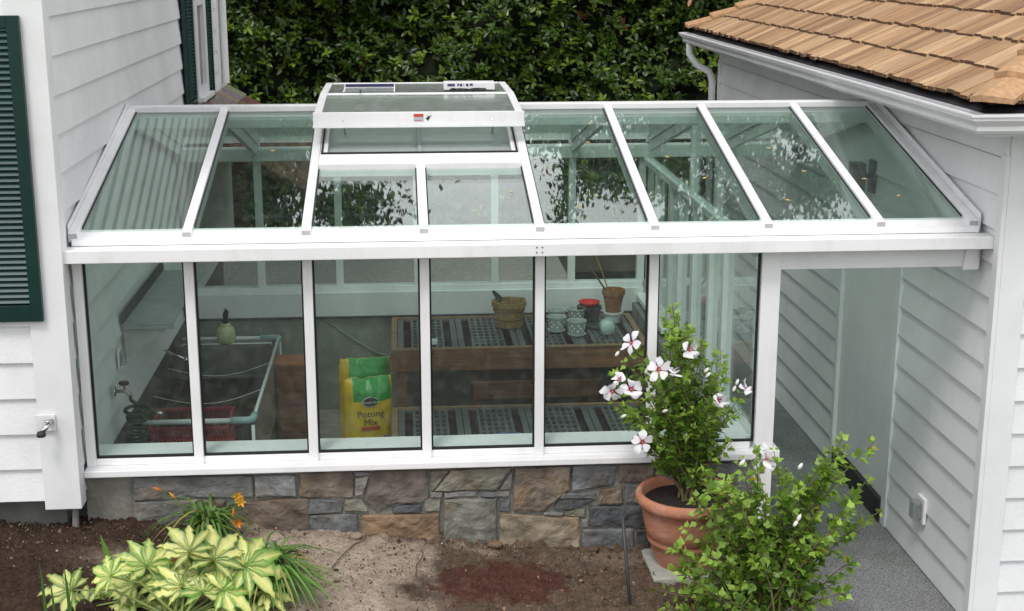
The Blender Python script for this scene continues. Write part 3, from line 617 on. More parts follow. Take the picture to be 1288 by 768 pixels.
# back wall
bb = MB().box(.01, 4.52, 4.46, 4.62, -.02, .95); bb.build('back_base_wall', CONCB, GH)
MB().box(.015, 4.51, 4.42, 4.60, .9505, 1.21).build('back_kerb', WHITE, GH, bevel=.005)
MB().box(.015, 4.51, 4.47, 4.60, 1.2105, 1.26).build('back_rail', WHITE, GH, bevel=.005)
MB().tube([(.05, 4.405, .965), (4.4, 4.405, .965)], .012, 8).build('wall_cable', DARKM, GH)
q = [un(397, 398, 'y', 4.44), un(415, 406, 'y', 4.45), un(440, 424, 'y', 4.45), un(470, 442, 'y', 4.45), un(500, 452, 'y', 4.45), un(540, 457, 'y', 4.45)]
MB().tube(q, .010, 6).build('wall_hose', mat('pale_cord', (.3, .32, .28), .6), GH)
for k in range(7):
    x = min(k*MW+.0, 4.49) if k else .05
    MB().box(x-.035, x+.035, 4.49, 4.58, 1.2605, 2.5).build('back_mullion', WHITE, GH, bevel=.004)
for k in range(6):
    MB().box(k*MW+.036 if k else .086, (k+1)*MW-.036 if k < 5 else 4.454, 4.53, 4.54, 1.2605, 2.499).build('wall_pane', GLASSV, GH)
MB().box(.012, XE+.02, 4.45, 4.62, 2.5005, 2.62).build('back_eave_beam', WHITE, GH, bevel=.005)
MB().box(.02, XE, 2.6, 2.64, 2.55, 2.6).build('tie_bar', WHITE, GH) if False else None
# partition on the walkway side (X = 4.45..4.58)
pw = MB().box(4.44, 4.60, 3.05, 4.448, 1.1, 1.15).box(4.44, 4.60, .15, .95, 1.1, 1.15); pw.build('side_sill', WHITE, GH, bevel=.004)
MB().box(4.525, 4.60, .161, .95, -.0, 1.0995).box(4.525, 4.60, 3.05, 4.46, -.0, 1.0995).build('side_panel', WHITE, GH)
for y0, y1, z0 in ((.92, 1.01, .01), (1.40, 1.48, .01), (2.02, 2.12, .01), (2.62, 2.70, .01), (3.04, 3.14, .01), (3.74, 3.80, 1.151)):
    MB().box(4.49, 4.575, y0, y1, z0, 2.44).build('side_mullion', WHITE, GH, bevel=.004)
MB().box(4.49, 4.58, .091, 4.448, 2.4405, 2.50).build('side_rail', WHITE, GH, bevel=.004)
for y0, y1, z0 in ((.17, .92, 1.151), (1.01, 1.40, .1), (1.48, 2.02, .1), (2.12, 2.62, .1), (2.70, 3.04, .1), (3.14, 3.74, 1.151), (3.80, 4.44, 1.151)):
    MB().box(4.53, 4.54, y0+.001, y1-.001, z0, 2.44).build('wall_pane', GLASSV, GH)
MB().prism([(4.53, .1, 2.502), (4.53, 4.44, 2.502), (4.53, 4.44, 2.54), (4.53, RY, 3.06), (4.53, .1, 2.54)], (.01, 0, 0)).build('gable_pane', GLASSV, GH)
for y in (RY,): MB().box(4.50, 4.575, y-.03, y+.03, 2.501, rzf(y)-.12).build('gable_mullion', WHITE, GH, bevel=.004)
# floor inside
tag(MB().box(.02, 4.39, .165, 4.455, -.03, .004).build('floor', FLOORM), kind='structure')

# ---- roof vent
RV = MB(); slopebox(RV, XV0+.032, XV1-.032, 1.025, 1.21, .02, .075); cb = RV.build('vent_curb', WHITE, GH, bevel=.005)
m = MB(); slopebox(m, XV0+.035, XV0+.085, 1.211, 2.2, .03, .066); slopebox(m, XV1-.085, XV1-.035, 1.211, 2.2, .03, .066); slopebox(m, XV0+.085, XV1-.085, 1.212, 1.26, .03, .067); m.build('opening_frame', WHITE, cb)
m = MB(); slopebox(m, XV0+.042, XV0+.056, 1.222, 2.2, .0, .078); slopebox(m, XV1-.056, XV1-.042, 1.222, 2.2, .0, .078); slopebox(m, XV0+.0561, XV1-.0561, 1.222, 1.236, .0, .079); m.build('seal', BLACK, cb)
m = MB(); slopebox(m, XV0+.086, XV1-.086, 1.261, 2.2, -.012, .018); m.build('insect_screen', SCREEN, cb)
m = MB(); slopebox(m, 3*MW-.014, 3*MW+.014, 1.261, 2.2, -.02, .034); m.build('screen_bar', mat('grey_bar', (.35, .37, .38), .5), cb)
MB().box(XV0-.0, XV1+.0, RY-.07, RY+.07, 3.10, 3.325).build('hinge_box', WHITE, GH, bevel=.006)
def sash(ya, za, yb, zb, name, front):
    e = bpy.data.objects.new(name, None); COL.objects.link(e); e.parent = GH; e.matrix_parent_inverse = Matrix.Translation(-Vector(GH.location)); e.location = (2.28, (ya+yb)/2, za)
    def zz(y): return za+(zb-za)*(y-ya)/(yb-ya)
    def sb(m, x0, x1, y0, y1, dn, up):
        return m.hexa([(x0, y0, zz(y0)-dn), (x1, y0, zz(y0)-dn), (x1, y1, zz(y1)-dn), (x0, y1, zz(y1)-dn), (x0, y0, zz(y0)+up), (x1, y0, zz(y0)+up), (x1, y1, zz(y1)+up), (x0, y1, zz(y1)+up)])
    m = MB(); w_ = .045
    sb(m, XV0-.012, XV0+w_, ya, yb, .045, 0); sb(m, XV1-w_, XV1+.012, ya, yb, .045, 0); sb(m, XV0+w_, XV1-w_, ya, ya+.03, .045, 0); sb(m, XV0+w_, XV1-w_, yb-.035, yb, .045, 0)
    m.build('sash_frame', WHITE, e, bevel=.005)
    m = MB(); sb(m, XV0+w_, XV1-w_, ya+.03, yb-.035, .022, -.006); m.build('sash_pane', SASHG, e)
    if front:
        MB().box(XV0-.018, XV1+.018, ya-.022, ya-.0005, 3.198, 3.292).box(XV0-.022, XV1+.022, ya-.034, ya-.0005, 3.178, 3.1975).build('sash_fascia', WHITE, e, bevel=.003)
        sx = un(528, 150, 'y', ya-.023).x
        MB().box(sx-.045, sx+.028, ya-.0245, ya-.0225, 3.222, 3.278).build('warning_sticker', mat('sticker_grey', (.45, .45, .47), .5), e)
        st = MB().box(sx-.044, sx+.026, ya-.0255, ya-.0246, 3.256, 3.276).box(sx-.04, sx+.015, ya-.0255, ya-.0246, 3.226, 3.230); st.build('sticker_print', REDI, e)
        bx = sx+.062; B2 = [(-.02, .0), (-.008, -.016), (-.002, -.02), (.006, -.008), (.026, .024), (.006, .010), (-.006, .022), (-.004, .004)]
        MB().prism([(bx+a*1.0, ya-.0245, 3.246+b) for a, b in B2], (0, .002, 0)).build('emblem', INK, e)
        for ax_ in (1.72, 2.82): MB().lathe([(0, 0), (.007, 0), (0, .004)], 8, (ax_, ya-.022, 3.232), M=Matrix.Rotation(math.pi/2, 4, 'X')).build('bolt', CHROME, e)
    return e
sash(1.41, 3.283, 2.30, 3.345, 'front_vent_sash', True); sash(2.301, 3.345, 3.28, 3.342, 'rear_vent_sash', False)
for x in (XV0+.2, XV1-.2): MB().tube([(x, 1.75, Z0+SL*1.75+.02), (x, 1.5, 3.25)], .008, 6).build('vent_stay', CHROME, GH)
# controllers on the vent
O = thing('vent_controller', (2.70, 2.53, 3.345), 'slim white box with dark printed marks and a looped black cable on the roof vent', 'controller')
xa, xb = un(558, 112, 'y', 2.45).x, un(622, 112, 'y', 2.45).x
MB().box(xa, xb, 2.42, 2.56, 3.352, 3.415).build('casing', WHITE, O, bevel=.006)
m = MB()
for i, (c0, c1) in enumerate(((0.03, .09), (.11, .125), (.13, .15), (.16, .165), (.18, .20), (.21, .235))): m.box(xa+c0, xa+c1, 2.4185, 2.4196, 3.382+(.004 if i % 2 else 0), 3.404)
m.build('printed_marks', mat('violet_ink', (.08, .06, .16), .5), O)
cb_ = []
for i in range(40):
    t = i/39; cb_.append((xa+.05+.29*(.5-.5*math.cos(t*math.pi*3))*(.9+.1*math.sin(i)), 2.37+.025*math.sin(i*.9), 3.356+.012*abs(math.sin(i*.55))))
MB().tube(cb_, .0045, 6).build('cable', BLACKP, O, smooth=True)
O = thing('solar_panel', (1.9, 2.4, 3.345), 'clear-fronted solar panel with dark blue strip, left one on the roof vent', 'panel')
xa, xb = un(432, 118, 'y', 2.4).x, un(497, 118, 'y', 2.4).x
m = MB().box(xa, xb, 2.62, 2.66, 3.352, 3.395).box(xa, xa+.012, 2.30, 2.62, 3.352, 3.362).box(xb-.012, xb, 2.30, 2.62, 3.352, 3.362); m.build('frame', WHITE, O, bevel=.003)
MB().box(xa+.01, xb-.01, 2.6175, 2.6195, 3.366, 3.388).build('cell_strip', mat('blue_cells', (.02, .025, .10), .2), O)
MB().box(xa+.013, xb-.013, 2.31, 2.616, 3.354, 3.359).build('cover', SASHG, O)
MB().tube([(xa+.14, 2.36, 3.364), (xa+.135, 2.30, 3.366), (xa+.14, 2.25, 3.352)], .005, 6).build('cable', BLACKP, O)

# ------------------------------------------------------------------ inside the greenhouse
def grate(mb, x0, y0, y1, z, w=.58, ncol=5, nrow=9):
    """plastic tile: margin, slot, holes, slot, margin"""
    x = x0; h = .022
    def bar(a, b, c, d_): mb.box(a, b, c, d_, z-h, z)
    bar(x, x+.055, y0, y1); bar(x+w-.055, x+w-.004, y0, y1); hx0, hx1 = x+.125, x+w-.125
    bar(x+.0555, x+w-.0555, y0, y0+.03); bar(x+.0555, x+w-.0555, y1-.03, y1)
    px = (hx1-hx0-.02)/ncol; py = (y1-y0-.06)/nrow
    for i in range(ncol+1): bar(hx0+i*px, hx0+i*px+.022, y0+.0301, y1-.0301)
    for j in range(1, nrow):
        yy = y0+.03+j*py
        for i in range(ncol): bar(hx0+i*px+.0221, hx0+(i+1)*px-.0001, yy-.016, yy+.016)
def bench(name, x0, x1, y0, y1, z, label, apron=.2, legs=True, tiles=4, nrow=9):
    o = thing(name, ((x0+x1)/2, (y0+y1)/2, .004), label, 'bench')
    m = MB().box(x0, x1, y0, y0+.04, z-apron, z-.004).box(x0, x1, y1-.04, y1, z-apron, z-.004).box(x0, x0+.04, y0+.0405, y1-.0405, z-apron, z-.004).box(x1-.04, x1, y0+.0405, y1-.0405, z-apron, z-.004)
    m.build('apron', BENCHW, o, bevel=.003)
    m = MB().box(x0-.004, x1+.004, y0-.006, y0+.042, z-.0035, z+.014).box(x0-.004, x1+.004, y1-.042, y1+.002, z-.0035, z+.014).box(x0-.004, x0+.05, y0+.0425, y1-.0425, z-.0035, z+.014).box(x1-.05, x1+.004, y0+.0425, y1-.0425, z-.0035, z+.014)
    m.build('top_edge', BENCHL, o, bevel=.003)
    MB().box(x0+.045, x1-.045, y0+.045, y1-.045, z-.11, z-.09).build('void_sheet', mat('void_shade', (.02, .018, .015), .9), o)  # dark sheet added to stand for the shaded void under the grates
    if legs:
        for lx in (x0+.045, x1-.135):
            for ly in (y0+.045, y1-.135): MB().box(lx, lx+.09, ly, ly+.09, .0045, z-.115).build('leg', BENCHW, o, bevel=.003)
    w = (x1-x0-.11)/tiles
    for i in range(tiles):
        m = MB(); grate(m, x0+.055+i*w, y0+.05, y1-.05, z+.002, w-.004, nrow=nrow); m.build('grate', GRATE, o)
    return o
B1 = bench('potting_bench', 2.02, 4.36, 3.22, 4.37, .95, 'brown wooden bench with grey grate top, the higher one along the back wall')
B2 = bench('potting_bench', 2.02, 4.36, 2.06, 2.92, .50, 'brown wooden bench with grey grate top, the lower one in front', nrow=6)
o = thing('step_stool', (3.35, 3.6, .004), 'low plain brown wooden table tucked under the high bench', 'table')
MB().box(2.74, 3.96, 3.42, 4.0, .56, .585).build('top', BENCHL, o, bevel=.003)
MB().box(2.76, 3.94, 3.44, 3.48, .40, .5595).build('apron', BENCHW, o, bevel=.003)
for lx in (2.77, 3.85):
    for ly in (3.485, 3.88): MB().box(lx, lx+.08, ly, ly+.08, .0045, .559).build('leg', BENCHW, o)
ZB = .964
def pot(name, x, y, z, r, h, matl, label, cat, rim=.02, soil=None, taper=.75, group=None, lip=.012):
    o = thing(name, (x, y, z), label, cat, group)
    MB().lathe([(r*taper, 0), (r*.97, h-rim), (r*.97+lip*.2, h-rim), (r+lip, h-rim+.002), (r+lip, h), (r-.008, h), (r*.93-.008, h-rim), (r*taper-.008, .015), (.0, .015)], 32, (x, y, z), cap=False).build('body', matl, o, smooth=True).modifiers.new('e', 'EDGE_SPLIT').split_angle = R(35)
    if soil: MB().lathe([(0, h*soil), (r*(taper+(1-taper)*soil)*.95, h*soil)], 24, (x, y, z), cap=False).build('soil', SOILD, o)
    MB().lathe([(0, 0), (r*taper, 0)], 24, (x, y, z+.0005), cap=False).build('foot', matl, o)
    return o
tub = pot('bamboo_tub', 3.14, 3.98, ZB, .155, .245, BAMB, 'tan bamboo-like tub holding a trowel, on the high bench', 'tub', .05, .72, .85)
m = MB()
for zz, rr_ in ((.07, .141), (.15, .149), (.19, .153)): m.lathe([(rr_+.001, zz), (rr_+.006, zz+.006), (rr_+.006, zz+.018), (rr_+.001, zz+.024)], 32, (3.14, 3.98, ZB), cap=False)
m.build('hoop', mat('tub_hoop', (.20, .12, .04), .7, .2), tub, smooth=True)
MB().tube([(3.14+.15*math.cos(t), 3.94+.05*math.sin(t), ZB+.25+.02*math.sin(3*t)) for t in np.linspace(-.6, .9, 12)], .008, 6).build('rope_handle', BAMB, tub)
o = thing('trowel', (3.10, 3.95, ZB+.18), 'silver trowel sticking out of the bamboo-like tub', 'trowel')
Mt = Matrix.Translation((3.10, 3.95, ZB+.20)) @ Matrix.Rotation(R(-38), 4, 'Y')
m = MB().tube([Mt @ Vector((0, 0, -.05)), Mt @ Vector((0, 0, .05))], .008, 8); m.build('neck', CHROME, o)
m = MB(); m.prism([Mt @ Vector(p) for p in ((-.02, 0, .05), (.02, 0, .05), (.03, 0, .10), (.012, 0, .19), (-.012, 0, .19), (-.03, 0, .10))], Mt.to_3x3() @ Vector((0, .004, 0))); m.build('blade', CHROME, o)
# white pots, their lit holes painted as bright dots
WP = [(700, 414, 'front left of the four white dotted pots, in its white saucer'), (725.5, 419, 'white dotted pot with saucer, nearest the edge of the high bench'), (700.5, 405, 'white dotted pot half hidden behind the front left one'), (725, 403, 'white dotted pot standing at the back beside the black pots')]
for i, (u, v, lb) in enumerate(WP):
    p = un(u, v, 'z', ZB+.01); r, h = .088, .125
    o = pot('dotted_pot', p.x, p.y, ZB+.012, r, h, GPOT, lb, 'pot', .012, .5, .74, 'white dotted pots on the bench', .004)
    MB().lathe([(0, 0), (.078, 0), (.086, .012), (.084, .013), (.074, .006), (0, .006)], 28, (p.x, p.y, ZB), cap=False).build('saucer', WPOT, o, smooth=True)
    m = MB()
    for row, (zz, off) in enumerate(((.035, 0), (.062, .35), (.088, .1))):
        for k in range(8):
            q = off+k*2*math.pi/8; rr_ = r*(.74+.23*zz/(h-.012))+.001; rot = Matrix.Rotation(q, 4, 'Z') @ Matrix.Rotation(math.pi/2, 4, 'Y')
            m.lathe([(0, .0025), (.0095, .001), (.010, -.003)], 8, Vector((p.x+rr_*math.cos(q), p.y+rr_*math.sin(q), ZB+.012+zz)), M=rot, cap=False)
    m.build('lit_holes', LITHOLE, o)
p = un(771, 404, 'z', ZB)
wp = pot('white_pot', p.x, p.y, ZB, .092, .105, WPOT, 'plain white pot with an old clay pot standing inside it', 'pot', .02, None, .8, lip=.008)
MB().lathe([(0, .02), (.07, .02)], 20, (p.x, p.y, ZB), cap=False).build('inner_floor', WPOT, wp)
cp_ = pot('clay_pot', p.x, p.y+.0, ZB+.021, .104, .30, TERR2, 'tall terracotta pot nested in the plain white pot, two canes in it', 'pot', .05, .8, .52, lip=.008)
for (du, dv, r_, lb, mt) in ((-31, -70, .006, 'thin yellow cane leaning out of the tall terracotta pot', mat('yellow_cane', (.42, .27, .04), .5)), (-45, -58, .009, 'thicker brown cane leaning furthest left out of the terracotta pot', mat('brown_cane', (.16, .10, .05), .7))):
    b0 = Vector((p.x-.02, p.y, ZB+.22)); t0_ = un(770+du*.65, 392+dv*1.0, 'y', p.y)
    tag(MB().tube([b0, b0.lerp(t0_, .5)+Vector((.004, 0, 0)), t0_], [r_, r_, r_*.6], 7).build('cane', mt, loc=b0), lb, 'cane')
p2 = un(741, 402, 'z', ZB)
bp_ = pot('black_pots', p2.x, p2.y, ZB, .115, .14, BLACKP, 'squat black nursery pot under the red bowl', 'pot', .03, .7, .8, lip=.006)
rb = thing('red_bowl', (p2.x, p2.y, ZB+.14), 'bright red plastic bowl stacked on the black nursery pot', 'bowl')
MB().lathe([(.06, 0), (.10, .03), (.108, .045), (.104, .046), (.06, .012), (0, .012)], 32, (p2.x, p2.y, ZB+.1405), cap=False).build('bowl', REDP, rb, smooth=True); MB().lathe([(0, 0), (.06, 0)], 24, (p2.x, p2.y, ZB+.141), cap=False).build('foot', REDP, rb)
p3 = un(765, 424, 'z', ZB)
o = thing('tipped_pot', (p3.x, p3.y, ZB), 'small pale pot lying on its side with its base toward the garden', 'pot')
MB().lathe([(0, 0), (.055, 0), (.062, .008), (.075, .10), (.07, .10), (.055, .01)], 28, (p3.x, p3.y, ZB+.076), M=Matrix.Rotation(R(-84), 4, 'X'), cap=False).build('body', mat('pale_mint', (.45, .58, .53), .4, .05), o, smooth=True)
p4 = un(747, 411, 'z', ZB)
tag(MB().lathe([(0, 0), (.07, 0), (.095, .02), (.092, .022), (.066, .005), (0, .005)], 28, (p4.x, p4.y, ZB), cap=False).build('saucer', mat('dark_green_saucer', (.03, .06, .04), .3), smooth=True, loc=(p4.x, p4.y, ZB)), 'dark green plant saucer lying beside the black nursery pot', 'saucer')
p5 = un(545, 428, 'z', ZB+.02)
tag(MB().box(p5.x-.03, p5.x+.035, p5.y-.03, p5.y+.03, ZB-.012, ZB+.03, M=None).build('seed_packet', mat('paper', (.75, .8, .8), .6), loc=(p5.x, p5.y, ZB), bevel=.004), 'small white packet at the front edge of the high bench', 'packet')
# round tin with a blue label, on the low bench
p6 = un(641, 556, 'z', .53)
o = thing('round_tin', (p6.x, p6.y, .514), 'shallow round tin with a blue lid and red and white print, on the low bench', 'tin')
MB().lathe([(0, 0), (.175, 0), (.175, .03), (.185, .032), (.185, .042), (.17, .046), (.0, .046)], 40, (p6.x, p6.y, .514), cap=False).build('lid', mat('tin_rim', (.30, .36, .45), .3), o, smooth=True).modifiers.new('e', 'EDGE_SPLIT').split_angle = R(30)
MB().lathe([(0, 0), (.158, 0), (.158, -.001)], 40, (p6.x, p6.y, .5635), cap=False).build('label', BLUEI, o)
m = MB()
for i in range(8):
    m.box(p6.x-.07+i*.018, p6.x-.057+i*.018, p6.y+.055, p6.y+.08, .5637, .5642, 0 if i % 3 else 1)
    m.box(p6.x-.075+i*.019, p6.x-.06+i*.019, p6.y+.015, p6.y+.04, .5637, .5642, 1 if i % 4 else 0)
m.build('print', [WINK, REDI], o)

# potting mix bags
def text_mesh(txt, size, name, material, parent, M, ext=.0006):
    cu = bpy.data.curves.new(name, 'FONT'); cu.body = txt; cu.size = size; cu.align_x = 'CENTER'; cu.align_y = 'CENTER'; cu.extrude = ext
    tmp = bpy.data.objects.new(name+'_tmp', cu); COL.objects.link(tmp)
    dg = bpy.context.evaluated_depsgraph_get(); me = bpy.data.meshes.new_from_object(tmp.evaluated_get(dg)); bpy.data.objects.remove(tmp)
    me.transform(M); me.materials.clear(); me.materials.append(material)
    o = bpy.data.objects.new(name, me); COL.objects.link(o); o.parent = parent; return o
def bag(loc, rz_, w, h, d, label, seed):
    o = thing('potting_mix_bag', loc, label, 'bag', 'bags of potting mix', rz_)
    nx_, nz_ = 24, 32; m = MB(); vs = []; mi = []
    def P_(i, j, s_):
        a = -1+2*i/nx_; b = j/nz_
        prof = (1-abs(a)**5)*(min(1, b/.10)**.5)*(min(1, (1-b)/.16)**.7)
        prof = max(prof, .05)
        y = s_*d/2*prof*(1 + .0) + .020*noise.fractal(Vector((a*3+seed, b*5, s_*3)), 1, 2, 3)*(1 if prof > .1 else .3)*(1 if b > .62 or abs(a) > .6 else .25)
        x = a*w/2*(1-.05*max(0, (b-.85)/.15)) + .008*noise.noise(Vector((b*9, seed, a)))*abs(a)
        z = b*h + (.028*noise.noise(Vector((a*2.5, seed, 3))) if b > .85 else 0); y += .05*max(0, b-.75)**1.2*(1 if seed == 1 else -1)
        return (x, y, z)
    idx = {}
    for s_ in (-1, 1):
        for j in range(nz_+1):
            for i in range(nx_+1): idx[(i, j, s_)] = len(vs); vs.append(P_(i, j, s_))
    fs = []; mm = []
    for s_ in (-1, 1):
        for j in range(nz_):
            for i in range(nx_):
                q = (idx[(i, j, s_)], idx[(i+1, j, s_)], idx[(i+1, j+1, s_)], idx[(i, j+1, s_)]); fs.append(q if s_ < 0 else q[::-1])
                b = (j+.5)/nz_; mm.append(1 if (b > .70+.03*math.sin(i*.4) and 4 <= i < nx_-1) else 0)
    for j in range(nz_):
        for i in (0, nx_):
            q = (idx[(i, j, -1)], idx[(i, j+1, -1)], idx[(i, j+1, 1)], idx[(i, j, 1)]); fs.append(q if i == 0 else q[::-1]); mm.append(0)
    for i in range(nx_):
        for j in (0, nz_):
            q = (idx[(i, j, -1)], idx[(i, j, 1)], idx[(i+1, j, 1)], idx[(i+1, j, -1)]); fs.append(q if j == 0 else q[::-1]); mm.append(0)
    me = bpy.data.meshes.new('film'); me.from_pydata(vs, [], fs); me.materials.append(YEL); me.materials.append(GRN); me.polygons.foreach_set('material_index', mm); me.update()
    f_ = bpy.data.objects.new('film', me); COL.objects.link(f_); f_.parent = o; me.polygons.foreach_set('use_smooth', [True]*len(me.polygons))
    y = -d/2-.006; RX = Matrix.Rotation(math.pi/2, 4, 'X')
    T_ = lambda x, z, dy=0: Matrix.Translation((x, y-dy, z)) @ RX
    def flat(name, ring, material, parent=o, dy=0):
        m = MB().prism([(a, y-dy, b) for a, b in ring], (0, .0015, 0)); me_ = m.build(name, material, None); me_.parent = parent; return me_
    el = [(.0+.068*math.cos(t), h*.715+.042*math.sin(t)) for t in np.linspace(0, 2*math.pi, 28, endpoint=False)]
    elw = [(.0+.075*math.cos(t), h*.715+.048*math.sin(t)) for t in np.linspace(0, 2*math.pi, 28, endpoint=False)]
    lg = flat('logo_border', elw, WINK); flat('logo', el, INK, lg, .002)
    text_mesh('Miracle-Gro', .031, 'logo_lettering', WINK, lg, T_(0, h*.712, .0045))
    text_mesh('Potting', .085, 'title', INK, o, T_(.0, h*.56, .002)); text_mesh('Mix', .085, 'title', INK, o, T_(.0, h*.45, .002))
    flat('red_band', [(-.085, h*.345), (.085, h*.345), (.085, h*.395), (-.085, h*.395)], REDI)
    for cx, cz, rr_, mt, sd in ((-.12, h*.16, .062, PURP, 1), (.0, h*.13, .055, REDI, 2), (.06, h*.15, .06, REDI, 3), (.14, h*.2, .062, PURP, 4), (-.05, h*.08, .05, REDI, 5)):
        ring = [(cx+rr_*(1 if k % 2 else .62)*math.cos(2*math.pi*k/22), cz+rr_*(1 if k % 2 else .62)*math.sin(2*math.pi*k/22)) for k in range(22)]
        flat('flower_print', ring, mt, o, .001*sd)
    return o
bag((1.80, 3.16, .005), R(13), .45, .72, .19, 'yellow and green bag of potting mix standing in front of the other bag', 1)
bag((1.77, 3.42, .005), R(10), .48, .83, .16, 'yellow and green bag of potting mix, the taller one behind', 5)

# left side: planter bed with pvc frame, basket, spray bottle, crate, shelf, hose
O = thing('planter_bed', (.48, 2.7, .004), 'dark brown wooden planter box along the left wall', 'planter')
m = MB().box(.05, .94, 1.50, 1.54, .005, .58).box(.05, .94, 3.86, 3.90, .005, .58).box(.05, .09, 1.5405, 3.8595, .005, .58).box(.90, .94, 1.5405, 3.8595, .005, .58); m.build('sides', mat('dark_planks', (.055, .035, .022), .8, .3, 5, .3, 30, stretch=(.3, 6, 6)), O, bevel=.004)
MB().box(.091, .899, 1.541, 3.859, .3, .53).build('soil', SOILD, O)
MB().box(.05, .94, 3.70, 3.90, .5805, .60).box(.1, .9, 3.72, 3.88, .6005, .90).build('rear_shelf', mat('grey_board', (.14, .14, .12), .8), O)
O = thing('pipe_frame', (.48, 2.7, .58), 'white pipe frame with pale blue elbows and clear plastic skirt over the planter', 'frame')
Fz, xa, xb, ya, yb = .90, .06, .955, 1.50, 3.93
MB().tube([(xa, ya, Fz), (xb-.16, ya, Fz)], .021, 12).build('rail', PVC, O, smooth=True)
MB().tube([(xa, yb, Fz+.0), (xb-.16, yb, Fz)], .021, 12).build('rail', PVC, O, smooth=True)
MB().tube([(xa, yb-.18, Fz-.01), (xb-.05, yb-.18, Fz-.01)], .016, 12).build('rail', PVC, O, smooth=True)
MB().tube([(xb, ya+.05, Fz+.01), (xb, yb-.05, Fz+.01)], .014, 10).build('rail', PVC, O, smooth=True)
for yy, sg in ((ya, 1), (yb, -1)):
    MB().tube([(xb-.17, yy, Fz), (xb-.04, yy, Fz), (xb-.008, yy+sg*.012, Fz+.004), (xb, yy+sg*.05, Fz+.01), (xb, yy+sg*.10, Fz+.01)], .030, 14).build('elbow', ELB, O, smooth=True)
MB().box(xb+.003, xb+.006, ya+.02, yb-.02, .33, Fz).build('skirt', VINYL, O)
MB().box(xa, xb-.001, yb+.024, yb+.027, .33, Fz).build('skirt', VINYL, O)
for lx, ly in ((xa, ya-.03), (xb, ya-.03), (xa, yb+.055), (xb, yb+.055)): MB().tube([(lx, ly, .005), (lx, ly, Fz-.031)], .014, 10).build('leg', PVC, O, smooth=True)
for yy in (2.25, 3.05):
    pts = [(xa+(xb-xa)*t, yy+.15*t, Fz-.02-.10*math.sin(math.pi*t)) for t in np.linspace(0, 1, 10)]
    MB().tube(pts, .003, 6).build('cord', PVC, O)
# red basket
O = thing('red_basket', (.32, 1.75, .53), 'red plastic slatted basket lying inside the planter box', 'basket')
m = MB(); bx0, bx1, by0, by1, bz = .12, .74, 1.62, 2.15, .545
for zz, t_ in ((bz, .012), (bz+.12, .014), (bz+.24, .022)):
    m.box(bx0, bx1, by0, by0+t_, zz, zz+.022).box(bx0, bx1, by1-t_, by1, zz, zz+.022).box(bx0, bx0+t_, by0+t_, by1-t_, zz, zz+.022).box(bx1-t_, bx1, by0+t_, by1-t_, zz, zz+.022)
k = bx0+.02
while k < bx1: m.box(k, k+.008, by0+.001, by0+.010, bz+.0225, bz+.239); m.box(k, k+.008, by1-.010, by1-.001, bz+.0225, bz+.239); k += .026
m.build('slats', mat('dull_red_plastic', (.28, .02, .03), .4, .1), O); MB().box(bx0+.02, bx1-.02, by0+.02, by1-.02, bz-.008, bz).build('bottom', REDP, O)
# spray bottle
O = thing('spray_bottle', (.48, 3.80, .901), 'pale green spray bottle with black trigger behind the pipe frame', 'bottle')
MB().lathe([(0, 0), (.078, 0), (.088, .02), (.088, .10), (.07, .145), (.045, .16), (.05, .175), (.03, .185), (0, .186)], 24, (.48, 3.80, .901), cap=False).build('body', SPRAYB, O, smooth=True)
MB().lathe([(0, 0), (.024, 0), (.024, .03), (.016, .035), (0, .036)], 14, (.48, 3.80, 1.0875)).build('cap', BLACKP, O, smooth=True)
MB().prism([(.465, 3.76, 1.124), (.505, 3.76, 1.124), (.512, 3.76, 1.20), (.485, 3.76, 1.23), (.462, 3.76, 1.18)], (0, .05, 0)).build('trigger', BLACKP, O)
# brown drawer box
O = thing('wooden_box', (1.07, 3.5, .004), 'tall reddish-brown wooden box on the floor right of the planter', 'box')
MB().box(.97, 1.24, 3.30, 3.60, .005, .80).build('carcass', CRATE, O, bevel=.005)
MB().box(.962, 1.248, 3.292, 3.608, .8005, .825).build('lid', mat('box_lid', (.36, .13, .06), .6, .2), O, bevel=.004)
for zz in (.05, .18, .31, .44, .57): MB().box(.99, 1.22, 3.288, 3.2995, zz, zz+.115).build('drawer', CRATE, O, bevel=.004)
# wall shelf
O = thing('wall_shelf', (.0, 2.3, 1.7), 'grey metal shelf with dark upstand fixed to the left wall', 'shelf')
MB().box(.02, .40, 1.42, 3.28, 1.700, 1.716).box(.02, .40, 1.42, 1.43, 1.668, 1.6995).build('board', mat('grey_shelf', (.30, .32, .32), .5, .1), O, bevel=.003)
MB().box(.0195, .032, 1.40, 3.30, 1.7165, 1.80).build('upstand', DARKM, O)
for yy in (1.46, 3.18): MB().prism([(.021, yy, 1.6995), (.36, yy, 1.667), (.021, yy, 1.42)], (0, .02, 0)).build('bracket', mat('bracket_grey', (.42, .42, .40), .6), O) if yy < 2 else MB().prism([(.021, yy, 1.6995), (.36, yy, 1.6995), (.021, yy, 1.42)], (0, .02, 0)).build('bracket', bpy.data.materials['bracket_grey'], O)
